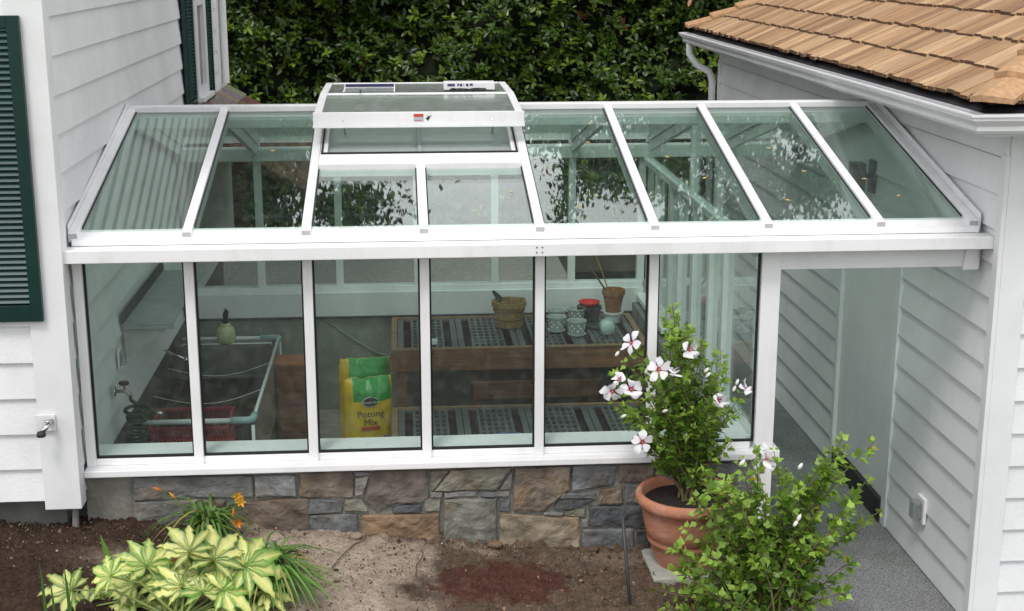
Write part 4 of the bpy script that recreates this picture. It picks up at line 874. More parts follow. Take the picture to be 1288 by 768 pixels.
# hose tap + coil
tp = un(146, 492, 'x', .03)
O = thing('wall_tap', (.02, tp.y, tp.z), 'brass tap on the siding inside the greenhouse, coiled hose below it', 'tap')
MB().lathe([(0, 0), (.035, 0), (.035, .008), (0, .01)], 16, (.019, tp.y, tp.z), M=Matrix.Rotation(math.pi/2, 4, 'Y')).build('flange', CHROME, O, smooth=True)
MB().tube([(.03, tp.y, tp.z), (.10, tp.y, tp.z), (.13, tp.y, tp.z-.03), (.13, tp.y, tp.z-.07)], .013, 10).build('spout', BRASS, O, smooth=True)
MB().tube([(.09, tp.y, tp.z), (.09, tp.y, tp.z+.05)], .008, 8).build('stem', BRASS, O)
MB().lathe([(0, 0), (.035, 0), (.04, .01), (.035, .022), (0, .026)], 14, (.09, tp.y, tp.z+.05)).build('handle', mat('dark_handle', (.04, .02, .015), .4), O, smooth=True)
O = thing('coiled_hose', (.14, tp.y, .6), 'dark green coiled hose hanging from the inside tap', 'hose')
h = []
for i in range(11*16): q = i*2*math.pi/16; zz = tp.z-.12-i/16*.052; h.append((.155+.065*math.cos(q)+.01*math.sin(zz*30), tp.y+.065*math.sin(q), zz))
MB().tube([(.13, tp.y, tp.z-.071)]+h, .014, 8).build('coil', HOSE, O, smooth=True)
MB().tube([h[0], (h[0][0]+.05, h[0][1]-.02, h[0][2]+.0), (h[0][0]+.11, h[0][1]-.03, h[0][2]-.04)], .012, 8).build('tail', HOSE, O, smooth=True)
MB().tube([(h[0][0]+.11, h[0][1]-.03, h[0][2]-.04), (h[0][0]+.15, h[0][1]-.03, h[0][2]-.05)], .014, 8).build('coupling', CHROME, O, smooth=True)
ep = un(150, 450, 'x', .02)
O = thing('wall_socket', (.02, ep.y, ep.z), 'double wall socket under a clear cover on the siding inside the greenhouse', 'socket')
MB().box(.019, .03, ep.y-.06, ep.y+.06, ep.z-.07, ep.z+.07).build('plate', WHITE, O, bevel=.003)
MB().box(.0305, .07, ep.y-.04, ep.y+.04, ep.z-.05, ep.z+.05).build('cover', bpy.data.materials['smoky_cover'], O, bevel=.01)
wa, wb = un(207, 440, 'y', 2.6), un(232, 451, 'y', 2.5)
O = thing('hose_wand', wa, 'thin chrome watering wand resting on the pipe frame', 'wand')
MB().tube([wa, wb], .009, 8).build('tube', CHROME, O, smooth=True)
MB().lathe([(0, 0), (.02, 0), (.03, .03), (0, .032)], 14, wb, M=Matrix.Rotation(R(110), 4, 'Y')).build('rose', CHROME, O, smooth=True)

# ------------------------------------------------------------------ pot, slab, stake
PX, PY, PZ = 4.005, -.36, .445
O = tag(MB().box(3.74, 4.22, -.62, -.12, .375, .443).build('paver_slab', SLAB, bevel=.006, loc=(3.98, -.37, .375)), 'square grey paving slab under the large terracotta pot', 'slab')
HP = thing('terracotta_pot', (PX, PY, PZ), 'large round terracotta pot with rolled rim beside the greenhouse corner', 'pot')
prof = [(.19, 0), (.235, .10), (.25, .16), (.262, .165), (.268, .185), (.262, .205), (.27, .21), (.285, .27), (.30, .36), (.312, .42), (.335, .43), (.348, .455), (.348, .485), (.335, .505), (.315, .51), (.300, .495), (.295, .45), (.292, .44)]
MB().lathe(prof, 48, (PX, PY, PZ), cap=False).build('body', TERRA, HP, smooth=True)
MB().lathe([(0, 0), (.19, 0)], 32, (PX, PY, PZ+.001), cap=False).build('foot', TERRA, HP)
MB().lathe([(0, .452), (.15, .448), (.294, .44)], 32, (PX, PY, PZ), cap=False).build('soil', SOILD, HP)
SA, SB = un(793, 768, 'y', -.97), un(783, 650, 'y', -.85)
SA2 = SA+(SA-SB)*.12
tag(MB().tube([SA2-(SB-SA)*.3, SB], .011, 8).build('garden_stake', DARKM, smooth=True, loc=SA2), 'thin black stake standing in the soil left of the large pot', 'stake')

# ------------------------------------------------------------------ shrubs
def flower_mesh(v=0):
    fr_ = random.Random(50+v); op = (1.0, .8, .55)[v]; m = MB(); W = (.86, .85, .90); PK = (.80, .70, .78); CR = (.48, .03, .09)
    for k in range(5):
        a = k*2*math.pi/5+fr_.uniform(-.14, .14); pl_ = fr_.uniform(.82, 1.12); pw = fr_.uniform(.72, 1.02); cu = fr_.uniform(-.22, .16); vs = []; cs = []
        for (r_, w_, z, c) in ((.0, .01, 0, CR), (.09, .06, .06, CR), (.19, .09, .10, CR), (.28, .17, .15, PK), (.62, .42, .27, W), (.86, .46, .26, W), (1.04, .24, .18, W)):
            for s_ in (-1, 0, 1):
                x, y = r_*pl_*(op if r_ > .3 else 1)*(1 if s_ else 1.03), w_*s_*pw; z = z*(1 if op == 1 else 1+(1-op)*2.2*r_)+cu*r_*r_
                rf = 1+.10*math.sin(k*2.3+s_*1.7+r_*5); vs.append(Vector(((x*math.cos(a)-y*math.sin(a))*rf, (x*math.sin(a)+y*math.cos(a))*rf, z+(.07*s_ if r_ > .3 else 0)-(.04 if s_ == 0 and r_ > .3 else 0)+.05*math.sin(k*3+r_*6))))
                cs.append(c)
        fs = []
        for i in range(6):
            for j in range(2): b = i*3+j; fs.append((b, b+3, b+4, b+1))
        o0 = len(m.v); m.v += vs; m.c += cs; m.f += [tuple(i+o0 for i in f) for f in fs]; m.m += [0]*len(fs)
    m.tube([(0, 0, 0), (.01, 0, .2), (.0, .01, .34)], [.03, .035, .02], 6, 0, (.85, .80, .55))
    return m
def shrub(name, base, tips, label, seed, nleaf, lsize, flowers, buds, spread=.05, center=None, twigs=3, group=None):
    rs = np.random.default_rng(seed); O = thing(name, base, label, 'shrub', group)
    st = MB(); pts = []; dirs = []
    B = Vector(base)
    paths = []
    for T_ in tips:
        T_ = Vector(T_); b = B+Vector((rs.uniform(-spread, spread), rs.uniform(-spread, spread), 0))
        mid = b.lerp(T_, .5)+Vector(((T_.x-b.x)*-.12+rs.normal()*.03, rs.normal()*.05, (T_.z-b.z)*.10)); path = []
        for t in np.linspace(0, 1, 10): path.append((b*(1-t)**2+mid*2*t*(1-t)+T_*t*t)+Vector(rs.normal(size=3)*.006))
        st.tube(path, [.0085*(1-.75*t) for t in np.linspace(0, 1, 10)], 5); paths.append((path, 1))
        for _ in range(twigs):
            t = rs.uniform(.3, .92); i = int(t*9); s_ = path[i]; dv = Vector((rs.normal(), rs.normal()*.8, abs(rs.normal())*.7+.25)).normalized()*rs.uniform(.09, .22)*(1.15-t*.6)
            tp_ = [s_, s_+dv*.5+Vector((0, 0, .01)), s_+dv]; st.tube(tp_, [.004, .003, .002], 4); paths.append((tp_, .75))
    st.build('stems', STEM, O)
    wts = np.array([sum((p[i+1]-p[i]).length for i in range(len(p)-1))*w for p, w in paths]); wts /= wts.sum()
    ch = rs.choice(len(paths), nleaf, p=wts); P_ = []; D_ = []; N_ = []; Sz = []; Cc_ = []
    for k in ch:
        p, w = paths[k]; lo = .18 if w == 1 else 0
        t = lo+(1-lo)*rs.random()**.8; f = t*(len(p)-1); i = min(int(f), len(p)-2); pos = p[i].lerp(p[i+1], f-i); ax = (p[i+1]-p[i]).normalized()
        a = rs.uniform(0, 2*math.pi); side = ax.cross(Vector((math.cos(a), math.sin(a), .3))).normalized()
        d_ = side*.9+ax*.55+Vector((0, 0, rs.uniform(-.35, .25)))
        P_.append(pos+side*.012); D_.append(d_); N_.append(Vector((rs.normal()*.45, -.3+rs.normal()*.4, 1))); Sz.append(lsize*rs.uniform(.5, 1.15)*(1.1-.45*t))
        y = rs.random(); tipn = t**2
        c = np.array((.10, .205, .022))*(1-tipn*.7)+np.array((.32, .48, .06))*tipn*.7
        c = c*rs.uniform(.65, 1.3)
        if y < .008: c = np.array((.45, .38, .04))
        Cc_.append(c)
    V_, F_, C_ = leaves(np.array(P_), np.array(D_), np.array(N_), np.array(Sz), HIBT, np.array(Cc_))
    npmesh('foliage', V_, F_, C_, LEAF, O)
    fms = [flower_mesh(v) for v in range(3)]; fmes = [None]*3
    for i, (pos, s_, tilt) in enumerate(flowers):
        vv = (0, 1, 0, 1, 0, 2, 1, 0, 2, 1)[i % 10]; fo = fms[vv].build('flower', PETAL, None, smooth=True) if fmes[vv] is None else bpy.data.objects.new('flower', fmes[vv])
        if fmes[vv] is None: fmes[vv] = fo.data
        else: COL.objects.link(fo)
        q = Vector((tilt[0]*1.5+rs.normal()*.25, -1, tilt[1]*1.3+rs.normal()*.3)).to_track_quat('Z', 'Y')
        fo.parent = O; fo.matrix_parent_inverse = Matrix.Translation(-Vector(base)); fo.location = pos; fo.rotation_mode = 'QUATERNION'; fo.rotation_quaternion = q @ Matrix.Rotation(i*1.3, 3, 'Z').to_quaternion(); fo.scale = (s_,)*3
    for i, (pos, r_) in enumerate(buds):
        m = MB(); Mx = Matrix.Rotation(rs.uniform(.2, 1.2), 4, 'Y') @ Matrix.Rotation(rs.uniform(-.5, .5), 4, 'X')
        m.lathe([(0, 0), (r_*.5, r_*.3), (r_*.75, r_*1.2), (r_*.55, r_*2.2), (0, r_*2.9)], 8, pos, M=Mx); m.c = [(.85, .84, .80)]*len(m.v)
        m.build('bud', PETAL, O, smooth=True)
    # small green buds
    m = MB()
    for k in range(40):
        p, w = paths[rs.integers(len(paths))]; q = p[-1]+Vector(rs.normal(size=3)*.015); r_ = .0075
        m.lathe([(0, -r_), (r_, 0), (r_*.6, r_), (0, r_*1.5)], 6, q); 
    m.c = [(.42, .48, .18)]*len(m.v); m.build('green_buds', PETAL, O, smooth=True)
    return O
def pts_at(L, y0, dy=.16, seed=0):
    r_ = np.random.default_rng(seed); return [un(u, v, 'y', y0+r_.uniform(-dy, dy)) for u, v in L]
tipsA = [(846, 382), (846, 392), (866, 408), (838, 402), (797, 436), (772, 470), (768, 500), (790, 520), (903, 438), (909, 442), (938, 488), (928, 520), (918, 555), (800, 548), (884, 425), (826, 452), (870, 455), (850, 450), (893, 475), (812, 500), (905, 505), (858, 500), (835, 520), (880, 530), (812, 555), (900, 560), (784, 455), (915, 470), (846, 420), (875, 480), (830, 480)]
fl = [(795, 431, .040, (-.6, .5)), (866, 439, .044, (.1, .3)), (828, 465, .044, (-.1, .4)), (793, 490, .046, (.1, .35)), (771, 491, .042, (-.8, .1)), (903, 503, .046, (.2, .2)), (935, 489, .035, (.7, .5)), (808, 556, .042, (-.2, .1)), (842, 467, .034, (.9, .3)), (779, 478, .032, (-.5, .8))]
FA = [(un(u, v, 'y', PY-.22), s_*1.7, t) for u, v, s_, t in fl]
BA = [(un(u, v, 'y', PY-.18), .015) for u, v in ((774, 448), (886, 468), (833, 518), (781, 525), (922, 492), (888, 474), (812, 470), (926, 484))]
shrub('white_hibiscus', (PX, PY, PZ+.447), pts_at(tipsA, PY-.02, .2, 3), 'white flowering hibiscus with red flower eyes growing in the large terracotta pot', 5, 3000, .074, FA, BA, .07, twigs=4)
tipsB = [(1060, 548), (1066, 560), (1098, 556), (1092, 600), (1104, 645), (1080, 700), (1040, 585), (1045, 566), (1010, 610), (990, 590), (975, 565), (952, 562), (930, 575), (915, 600), (880, 590), (900, 640), (868, 620), (858, 660), (842, 705), (826, 740), (870, 735), (890, 700), (1000, 660), (1030, 640), (1055, 660), (1075, 640), (960, 640), (935, 660), (985, 700), (1020, 710), (1050, 730), (920, 710), (950, 700), (1070, 745), (900, 750), (960, 610), (1020, 600), (870, 650), (880, 680), (855, 720), (865, 755), (895, 660), (910, 640), (925, 620), (835, 765), (900, 725), (930, 745), (845, 690), (880, 600), (905, 610)]
FB = [(un(963, 576, 'y', -1.15), .075, (.3, .5))]
BB = [(un(u, v, 'y', -1.25), .017) for u, v in ((1003, 655), (998, 662), (930, 585), (1004, 590))]
bB = (4.42, -1.02, .24)
shrub('young_hibiscus', bB, pts_at(tipsB, -1.05, .24, 8), 'leafy green hibiscus bush with hardly any flowers in front of the walkway', 9, 3700, .088, FB, BB, .16, twigs=5)
# white plant tag
pa, pb = un(952, 668, 'y', -1.12), un(966, 704, 'y', -1.10)
tag(MB().hexa([pb+Vector((-.01, 0, -.02)), pb+Vector((.012, 0, -.02)), pb+Vector((.012, .003, -.02)), pb+Vector((-.01, .003, -.02)), pa+Vector((-.01, 0, 0)), pa+Vector((.012, 0, 0)), pa+Vector((.012, .003, 0)), pa+Vector((-.01, .003, 0))]).build('plant_tag', WINK, loc=pb+Vector((0, 0, -.02))), 'long white plant tag stuck among the stems of the leafy green bush', 'tag')

# daylilies
def blades(O, base, n_, L0, seed, col, spread=1., w=.011, lean=(0, 0)):
    rs = np.random.default_rng(seed); m = MB()
    for i in range(n_):
        a = rs.uniform(0, 2*math.pi); out_ = Vector((math.cos(a)+lean[0], math.sin(a)+lean[1], 0)); L = L0*rs.uniform(.6, 1.15); rise = rs.uniform(.55, 1)*L*.9; reach = L*rs.uniform(.25, .9)*spread
        b = Vector(base)+Vector((rs.normal()*.035, rs.normal()*.035, 0)); side = Vector((-out_.y, out_.x, 0)).normalized(); K = 8; vs = []; c = tuple(np.array(col)*rs.uniform(.6, 1.45))
        if rs.random() < .06: c = (.30, .24, .08)
        for k in range(K+1):
            t = k/K; p = b+out_*reach*t**1.5+Vector((0, 0, rise*(1.9*t-1.35*t*t*(1+spread*.25)))); ww = w*(1-t**2.2)*(.7+.6*t)+.0008
            vs += [p-side*ww, p+Vector((0, 0, -.35*ww)), p+side*ww]
        fs = []
        for k in range(K):
            for j in (0, 1): q = k*3+j; fs.append((q, q+1, q+4, q+3))
        m.add(vs, fs, 0, c)
    m.build('leaves', BLADE, O, smooth=True)
def lilyfl(O, pos, col, s_=.03, closed=False):
    m = MB()
    if closed: m.lathe([(0, 0), (s_*.22, s_*.3), (s_*.35, s_*1.3), (s_*.2, s_*2.2), (0, s_*2.6)], 7, pos, M=Matrix.Rotation(random.uniform(-1.2, .2), 4, 'Y'))
    else:
        for k in range(6):
            a = k*math.pi/3; d_ = Vector((math.cos(a), -.5+.3*math.sin(a*2), math.sin(a))); sd = Vector((-math.sin(a), 0, math.cos(a)))
            P0 = Vector(pos); m.add([P0, P0+d_*s_*.55-sd*s_*.28, P0+d_*s_*1.1, P0+d_*s_*.55+sd*s_*.28, P0+d_*s_*.5+Vector((0, .01, 0))], [(0, 1, 4), (1, 2, 4), (2, 3, 4), (3, 0, 4)])
    m.c = [tuple(np.array(col)*random.uniform(.85, 1.1))]*len(m.v); m.build('flower' if not closed else 'bud', PETAL, O, smooth=True)
OR, YO = (.75, .22, .01), (.80, .42, .02)
def zs(x, y): return soilz(x, y)-.01
def lily(u, v, y, n_, L, label, seed, spread, fls, col=(.09, .17, .03), lean=(0, 0)):
    p = un(u, v, 'y', y); b = (p.x, y, zs(p.x, y)); O = thing('daylily', b, label, 'plant', 'orange daylilies by the stone base')
    blades(O, b, n_, L, seed, col, spread, lean=lean)
    st = MB()
    for (fu, fv, dy, closed, c) in fls:
        q = un(fu, fv, 'y', y+dy); st.tube([b, Vector(b).lerp(q, .5)+Vector((0, 0, .05)), q], [.004, .0035, .003], 5, 0, (.10, .19, .04)); lilyfl(O, q, c, .036 if not closed else .024, closed)
    if fls: st.build('stalks', BLADE, O)
lily(262, 668, -.34, 120, .54, 'daylily with arching narrow leaves and orange buds closest to the stone base', 21, .95, [(203, 617, -.02, True, OR), (221, 627, 0, True, YO), (299, 623, -.05, False, YO), (303, 630, -.06, False, YO), (299, 657, -.08, False, OR), (316, 684, -.1, True, OR), (293, 650, -.1, True, OR)])
lily(342, 752, -1.0, 230, .60, 'dense fountain of narrow green leaves right of the variegated shrub', 22, .95, [], (.10, .20, .035), (.15, -.1))
lily(258, 740, -.85, 70, .42, 'daylily with orange flowers showing between the variegated leaves', 23, .9, [(224, 703, -.35, False, OR), (226, 697, -.36, True, YO), (250, 706, -.36, True, OR), (285, 690, -.1, True, YO)])
# variegated fatsia-like shrub
def palm(m, P0, n_dir, fwd, s_, rs):
    """one palmate leaf: lobes radiating from the petiole"""
    n_dir = n_dir.normalized(); fwd = (fwd-n_dir*fwd.dot(n_dir)).normalized(); sd = n_dir.cross(fwd); nl = 8
    GR, CRM = np.array((.075, .20, .018))*rs.uniform(.7, 1.5), np.array((.76, .76, .28))*rs.uniform(.75, 1.1)
    for k in range(nl):
        a = (k-(nl-1)/2)*R(35)+rs.normal()*.06; L = s_*(1-.055*abs(k-(nl-1)/2)**1.5)*rs.uniform(.88, 1.08); d_ = fwd*math.cos(a)+sd*math.sin(a); s2 = -fwd*math.sin(a)+sd*math.cos(a)
        prof = [(0, .03, 0), (.18, .10, .02), (.34, .165, .03), (.50, .17, .02), (.60, .13, .0), (.70, .15, -.03), (.80, .06, -.07), (.88, .055, -.10), (1.0, .004, -.22)]; vs = []; cs = []
        gm = rs.uniform(.0, .95)
        for (t, w_, z) in prof:
            wob = 1+rs.uniform(-.28, .28)
            for j, f in enumerate((-1, -.55, 0, .55, 1)):
                p = P0+d_*L*t+s2*L*w_*f*wob+n_dir*(L*z+ (.045*L*abs(f) if t < .9 else 0) - (.012*L if f == 0 else 0)); vs.append(p)
                e = abs(f); mixv = 1 if e == 1 else (gm if e > .5 else gm*.15); mixv = min(1, mixv+(.25 if t > .9 else 0)); cs.append(tuple(CRM*(1-mixv)+GR*mixv))
        fs = []
        for i in range(8):
            for j in range(4): q = i*5+j; fs.append((q, q+1, q+6, q+5))
        o0 = len(m.v); m.v += [tuple(v) for v in vs]; m.c += cs; m.f += [tuple(i+o0 for i in f) for f in fs]; m.m += [0]*len(fs)
rs = np.random.default_rng(31)
fb = un(225, 790, 'y', -1.45); fbase = (fb.x, -1.45, zs(fb.x, -1.45))
O = thing('variegated_shrub', fbase, 'low shrub with large lobed cream and green variegated leaves in the bottom left', 'shrub')
LV = [(184, 712, .17, -.1, 1), (150, 756, .21, -1, .1), (238, 694, .17, -.2, 1), (268, 704, .20, .3, 1), (308, 712, .21, 1, .25), (228, 738, .17, -.2, .6), (280, 742, .19, .6, .2), (222, 764, .20, -.3, -.4), (272, 772, .20, .4, -.5), (196, 774, .19, -.7, -.5), (110, 764, .17, -1, -.2), (250, 722, .15, .1, .8), (310, 760, .16, .8, -.4), (205, 735, .15, -.6, .5), (170, 735, .16, -.8, .6), (90, 742, .15, -.9, .3), (140, 725, .13, -.6, .7), (335, 745, .14, 1, .1), (255, 745, .16, 0, .2), (165, 785, .18, -.6, -.6), (240, 790, .18, 0, -.8)]
lm = MB(); sm = MB()
for _ in range(14): LV.append((rs.uniform(120, 320), rs.uniform(745, 800), rs.uniform(.12, .18), rs.normal(), rs.uniform(-.6, .2)))
for (u, v, s_, fx, fz) in LV:
    y = -1.45+rs.uniform(-.16, .16)+(.1 if v > 742 else 0); q = un(u, v, 'y', y)
    nd = Vector((fx*.25+rs.normal()*.12, -.62, .8)); fw = Vector((fx, .3*fz, fz*.8+.05))
    if fw.length < .1: fw = Vector((0, -.5, .3))
    palm(lm, q, nd+Vector((rs.normal()*.2, 0, 0)), fw, s_*1.36, rs); b = Vector(fbase)+Vector((rs.normal()*.03, rs.normal()*.03, 0)); sm.tube([b, b.lerp(q, .6)+Vector((0, .03, .06)), q], [.009, .006, .004], 6, 0, (.28, .36, .10))
lm.build('leaves', FATS, O, smooth=False); sm.build('stems', BLADE, O)
# broad upright blades at the left
p = un(135, 745, 'y', -1.1); O = thing('iris_clump', (p.x, -1.1, zs(p.x, -1.1)), 'broad upright green sword leaves left of the variegated shrub', 'plant')
m = MB()
for (u0, v0, u1, v1, w_) in ((150, 740, 126, 672, .026), (148, 742, 160, 690, .02)):
    a, b = un(u0, v0, 'y', -1.1), un(u1, v1, 'y', -1.1); sd = Vector((1, .2, 0)).normalized(); K = 8; vs = []
    for k in range(K+1):
        t = k/K; pp = a.lerp(b, t); ww = w_*(1-t**2)*(.7+.5*t)+.001; vs += [pp-sd*ww, pp+Vector((0, -.3*ww, 0)), pp+sd*ww]
    vs = [v for v in vs]; a2 = a-Vector((0, 0, .2)); vs[0:3] = [a2-sd*w_*.6, a2, a2+sd*w_*.6]
    m.add(vs, [(k*3+j, k*3+j+1, k*3+j+4, k*3+j+3) for k in range(K) for j in (0, 1)], 0, (.13, .27, .035))
m.build('leaves', BLADE, O, smooth=True)
p = un(60, 790, 'y', -1.9); O = thing('sword_leaves', (p.x, -1.9, zs(p.x, -1.9)), 'three thin dark green upright blades at the bottom left edge', 'plant')
m = MB()
for (u1, v1, w_) in ((49, 708, .010), (62, 727, .008), (80, 712, .011)):
    b = un(u1, v1, 'y', -1.9); a = Vector((b.x+.005, -1.9, zs(b.x, -1.9))); sd = Vector((1, 0, 0)); K = 6; vs = []
    for k in range(K+1):
        t = k/K; pp = a.lerp(b, t)+Vector((.01*math.sin(t*3), 0, 0)); ww = w_*(1-t**3)+.001; vs += [pp-sd*ww, pp+Vector((0, -.3*ww, 0)), pp+sd*ww]
    m.add(vs, [(k*3+j, k*3+j+1, k*3+j+4, k*3+j+3) for k in range(K) for j in (0, 1)], 0, (.06, .14, .03))
m.build('leaves', BLADE, O, smooth=True)
p = un(500, 738, 'z', .5); O = tag(MB().tube([(p.x-.01, -.95, .46), (p.x-.004, -.95, .60)], [.006, .002], 5, 0, (.10, .2, .04)).build('grass_shoot', BLADE, loc=(p.x, -.95, .46)), 'single green shoot rising from pale soil at the bottom centre', 'plant')

# ------------------------------------------------------------------ hedge and trees
HG = thing('laurel_hedge', (4, 13.4, -.1), 'tall dense dark green laurel hedge behind the greenhouse', 'hedge')
HY = 12.5
def hfront(x, z): p = Vector((x*.55, z*.7, 3)); return HY + .55*noise.fractal(p, 1, 2, 4) + .25*noise.noise(Vector((x*2.1, z*2.1, 0)))
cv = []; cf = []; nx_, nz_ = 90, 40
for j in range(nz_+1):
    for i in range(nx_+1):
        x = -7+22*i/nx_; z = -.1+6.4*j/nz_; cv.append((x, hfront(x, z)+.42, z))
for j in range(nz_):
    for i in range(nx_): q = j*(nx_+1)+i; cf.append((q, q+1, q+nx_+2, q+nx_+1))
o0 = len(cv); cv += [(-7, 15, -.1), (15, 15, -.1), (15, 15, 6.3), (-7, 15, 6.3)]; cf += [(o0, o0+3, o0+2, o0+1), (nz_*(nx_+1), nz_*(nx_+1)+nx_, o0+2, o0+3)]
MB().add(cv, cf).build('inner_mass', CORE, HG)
nsh = 10500; X_ = rng.uniform(-3.2, 11.5, nsh); Zz = rng.uniform(0, 6.3, nsh); P_, D_, N_, S_, C_ = [], [], [], [], []
for x, z in zip(X_, Zz):
    g = noise.noise(Vector((x*1.1, z*1.3, 7)))+.5*noise.noise(Vector((x*3, z*3, 1)))
    if g < -.42 and rng.random() < .6: continue
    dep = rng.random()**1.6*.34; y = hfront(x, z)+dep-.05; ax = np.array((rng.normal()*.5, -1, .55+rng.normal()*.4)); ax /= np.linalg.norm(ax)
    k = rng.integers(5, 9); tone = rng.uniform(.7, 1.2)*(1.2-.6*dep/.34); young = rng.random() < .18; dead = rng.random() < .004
    for i in range(k):
        a = i*2.4+rng.uniform(-.3, .3); e1 = np.cross(ax, (0, 0, 1)); e1 /= np.linalg.norm(e1); e2 = np.cross(ax, e1); d_ = ax*rng.uniform(.2, .8)+(e1*math.cos(a)+e2*math.sin(a))*.9
        P_.append((x+rng.normal()*.02, y+rng.normal()*.02, z+rng.normal()*.02)); D_.append(d_); N_.append(ax*1.0+np.array((0, 0, .5))+rng.normal(size=3)*.25); S_.append(rng.uniform(.085, .15))
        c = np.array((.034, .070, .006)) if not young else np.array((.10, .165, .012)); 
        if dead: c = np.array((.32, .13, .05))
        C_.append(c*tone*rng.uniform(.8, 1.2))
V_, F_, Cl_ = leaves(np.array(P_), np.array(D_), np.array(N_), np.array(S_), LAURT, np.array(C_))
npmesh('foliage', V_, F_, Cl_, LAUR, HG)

TREET = (np.array([(0, 0, 0), (.45, .24, .03), (.45, -.24, .03), (1, 0, -.12)]), np.array([(0, 2, 1), (1, 2, 3)]))
def tree(x, y, h, r_, seed, label, nl=7000, conifer=False):
    rs = np.random.default_rng(seed); O = thing('tall_tree', (x, y, -.12), label, 'tree', 'tall trees behind the hedge'); m = MB()
    m.tube([(x, y, -.12), (x+.1, y, h*.3), (x-.15, y+.1, h*.65), (x, y, h*.97)], [.32, .24, .14, .03], 9); cl = []
    for i in range(60):
        t = rs.uniform(.22, .97); a = rs.uniform(0, 2*math.pi); rr_ = r_*((1-t)**.75*1.35+.12 if conifer else math.sin(math.pi*min(1, (t-.12)/.95))**.6)*rs.uniform(.55, 1.05)
        b = Vector((x, y, h*t*.93)); e = Vector((x+rr_*math.cos(a), y+rr_*math.sin(a), h*t+(-.25 if conifer else .35)*rr_*.6)); m.tube([b, b.lerp(e, .5)+Vector((0, 0, .2)), e], [.06, .04, .012], 5)
        for s_ in np.linspace(.35, 1.05, 5): cl.append((b.lerp(e, s_), rr_*.22+.25))
    m.build('trunk', BARK, O); per = int(nl*3.0)//len(cl); P_ = []; S_ = []
    for c, cr in cl:
        q = rs.normal(size=(per, 3))*np.array((cr, cr, cr*.6))*.5; P_.append(np.array(c)+q)
    P_ = np.concatenate(P_); n_ = len(P_); D_ = rs.normal(size=(n_, 3))*.6+np.array((0, 0, -.6)); N_ = rs.normal(size=(n_, 3))+np.array((0, 0, .6))
    C_ = np.array((.030, .055, .018))*rs.uniform(.5, 1.5, (n_, 1)); V_, F_, Cl = leaves(P_, D_, N_, rs.uniform(.11, .22, n_), TREET, C_)
    npmesh('crown', V_, F_, Cl, TREEL, O)
tree(-4.2, 17, 19, 2.6, 1, 'tall broad tree furthest left behind the hedge', 11000); tree(.2, 16.5, 19, 2.4, 2, 'tall narrow tree left of centre behind the hedge', 11000)
tree(3.9, 17.5, 15.2, 2.3, 3, 'pointed conifer-like tree near the middle behind the hedge', 12000, conifer=True); tree(8.0, 16.6, 21, 2.2, 4, 'tallest narrow tree behind the hedge, above the garage', 11000); tree(12.9, 18, 19, 2.3, 5, 'tall broad tree furthest right behind the hedge', 11000)
tree(2.0, 20, 16, 2.6, 6, 'rounded tree standing far back left of the pointed tree', 9000); tree(10.6, 19, 20, 2.4, 7, 'tall tree far back between the tallest and the furthest right trees', 9000); tree(-1.9, 19, 20, 2.2, 8, 'tall tree far back between the two left trees', 9000); tree(6.2, 21, 19, 1.9, 9, 'slim tree far back right of the pointed tree', 8000)
# stray leaves that dropped on the glass roof
for i, (fx, fy) in enumerate(((3.55, 1.5), (3.62, 1.9), (3.35, .35), (4.1, 1.2), (4.3, .8), (4.55, 1.75), (4.9, 1.35), (5.05, .9), (5.3, 1.6), (5.45, .75), (2.9, .6), (1.2, 1.4), (4.8, .4), (5.6, .45))):
    a = random.uniform(0, 6.28); z = Z0+SL*fy+.0335; c_, s2 = math.cos(a)*.022, math.sin(a)*.022
    tag(MB().prism([(fx-c_, fy-s2, z-s2*SL), (fx+s2*.45, fy-c_*.45, z-c_*.45*SL), (fx+c_, fy+s2, z+s2*SL), (fx-s2*.45, fy+c_*.45, z+c_*.45*SL)], (0, 0, .0015), 0, (.50, .36, .14)).build('fallen_leaf', PEB, loc=(fx, fy, z)), 'small dry tan leaf lying on the glass roof', 'leaf', 'dry leaves fallen on the glass roof')

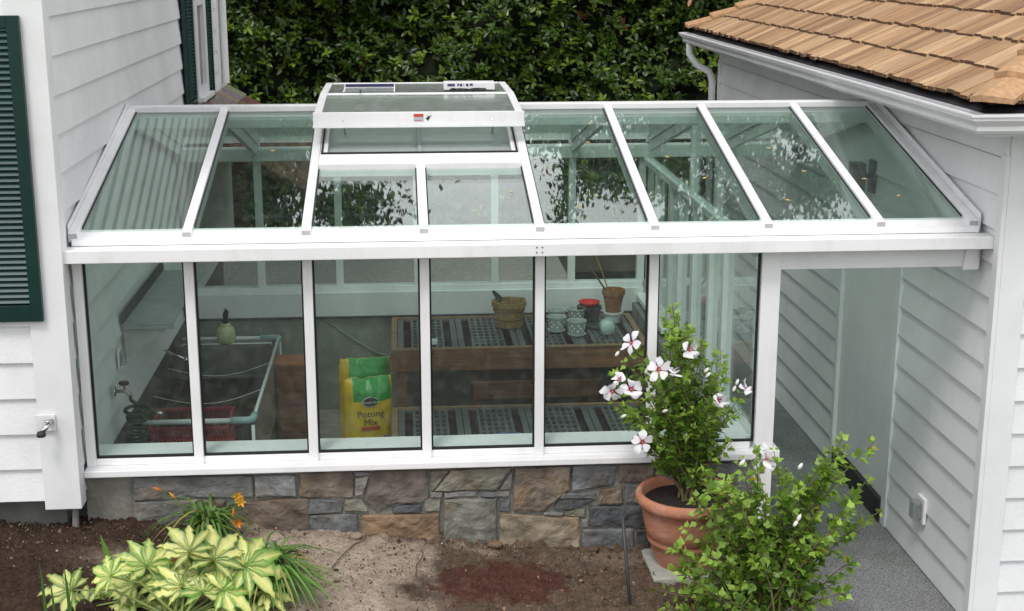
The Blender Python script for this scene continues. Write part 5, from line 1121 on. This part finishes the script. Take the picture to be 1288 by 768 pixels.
# ------------------------------------------------------------------ light
W = bpy.data.worlds.new('World'); S.world = W; W.use_nodes = True; n = W.node_tree; n.nodes.clear()
sk = n.nodes.new('ShaderNodeTexSky'); sk.sky_type = 'NISHITA'; sk.sun_disc = False
EL, AZ = R(58), R(205)     # azimuth measured clockwise from +Y
sk.sun_elevation = EL; sk.sun_rotation = AZ; sk.dust_density = 4; sk.air_density = 1.0; sk.ozone_density = 1
hs = n.nodes.new('ShaderNodeHueSaturation'); hs.inputs['Saturation'].default_value = .45
bg = n.nodes.new('ShaderNodeBackground'); bg.inputs[1].default_value = .15; wo = n.nodes.new('ShaderNodeOutputWorld')
n.links.new(sk.outputs[0], hs.inputs['Color']); tcw = n.nodes.new('ShaderNodeTexCoord'); mpw = n.nodes.new('ShaderNodeMapping'); mpw.inputs['Scale'].default_value = (1, 1, 2.2); cn = n.nodes.new('ShaderNodeTexNoise'); cn.inputs['Scale'].default_value = 2.3; cn.inputs['Detail'].default_value = 7
cr_ = n.nodes.new('ShaderNodeMapRange'); cr_.inputs[1].default_value = .25; cr_.inputs[2].default_value = .7; cr_.inputs[3].default_value = 4.0; cr_.inputs[4].default_value = 14
n.links.new(tcw.outputs['Generated'], mpw.inputs[0]); n.links.new(mpw.outputs[0], cn.inputs['Vector']); n.links.new(cn.outputs[0], cr_.inputs[0])
cw = n.nodes.new('ShaderNodeVectorMath'); cw.operation = 'SCALE'; cw.inputs[0].default_value = (1.0, 1.01, 1.03); n.links.new(cr_.outputs[0], cw.inputs['Scale'])
mw = n.nodes.new('ShaderNodeMix'); mw.data_type = 'RGBA'; mw.inputs[0].default_value = .8; n.links.new(hs.outputs[0], mw.inputs[6]); n.links.new(cw.outputs[0], mw.inputs[7])
n.links.new(mw.outputs[2], bg.inputs[0]); n.links.new(bg.outputs[0], wo.inputs[0])
sl = bpy.data.lights.new('sun', 'SUN'); sl.energy = 1.5; sl.angle = R(15); sl.color = (1, .97, .93); so_ = bpy.data.objects.new('sun', sl); COL.objects.link(so_)
dv = Vector((math.sin(AZ)*math.cos(EL), math.cos(AZ)*math.cos(EL), math.sin(EL))); so_.rotation_euler = dv.to_track_quat('Z', 'Y').to_euler()
S.view_settings.view_transform = 'Standard'; S.view_settings.look = 'None'; S.view_settings.exposure = .06; S.view_settings.gamma = 1; S.view_settings.use_curve_mapping = False
S.render.engine = 'CYCLES'; S.cycles.transparent_max_bounces = 40; S.cycles.max_bounces = 8; S.cycles.use_denoising = True; S.cycles.caustics_reflective = False; S.cycles.caustics_refractive = False
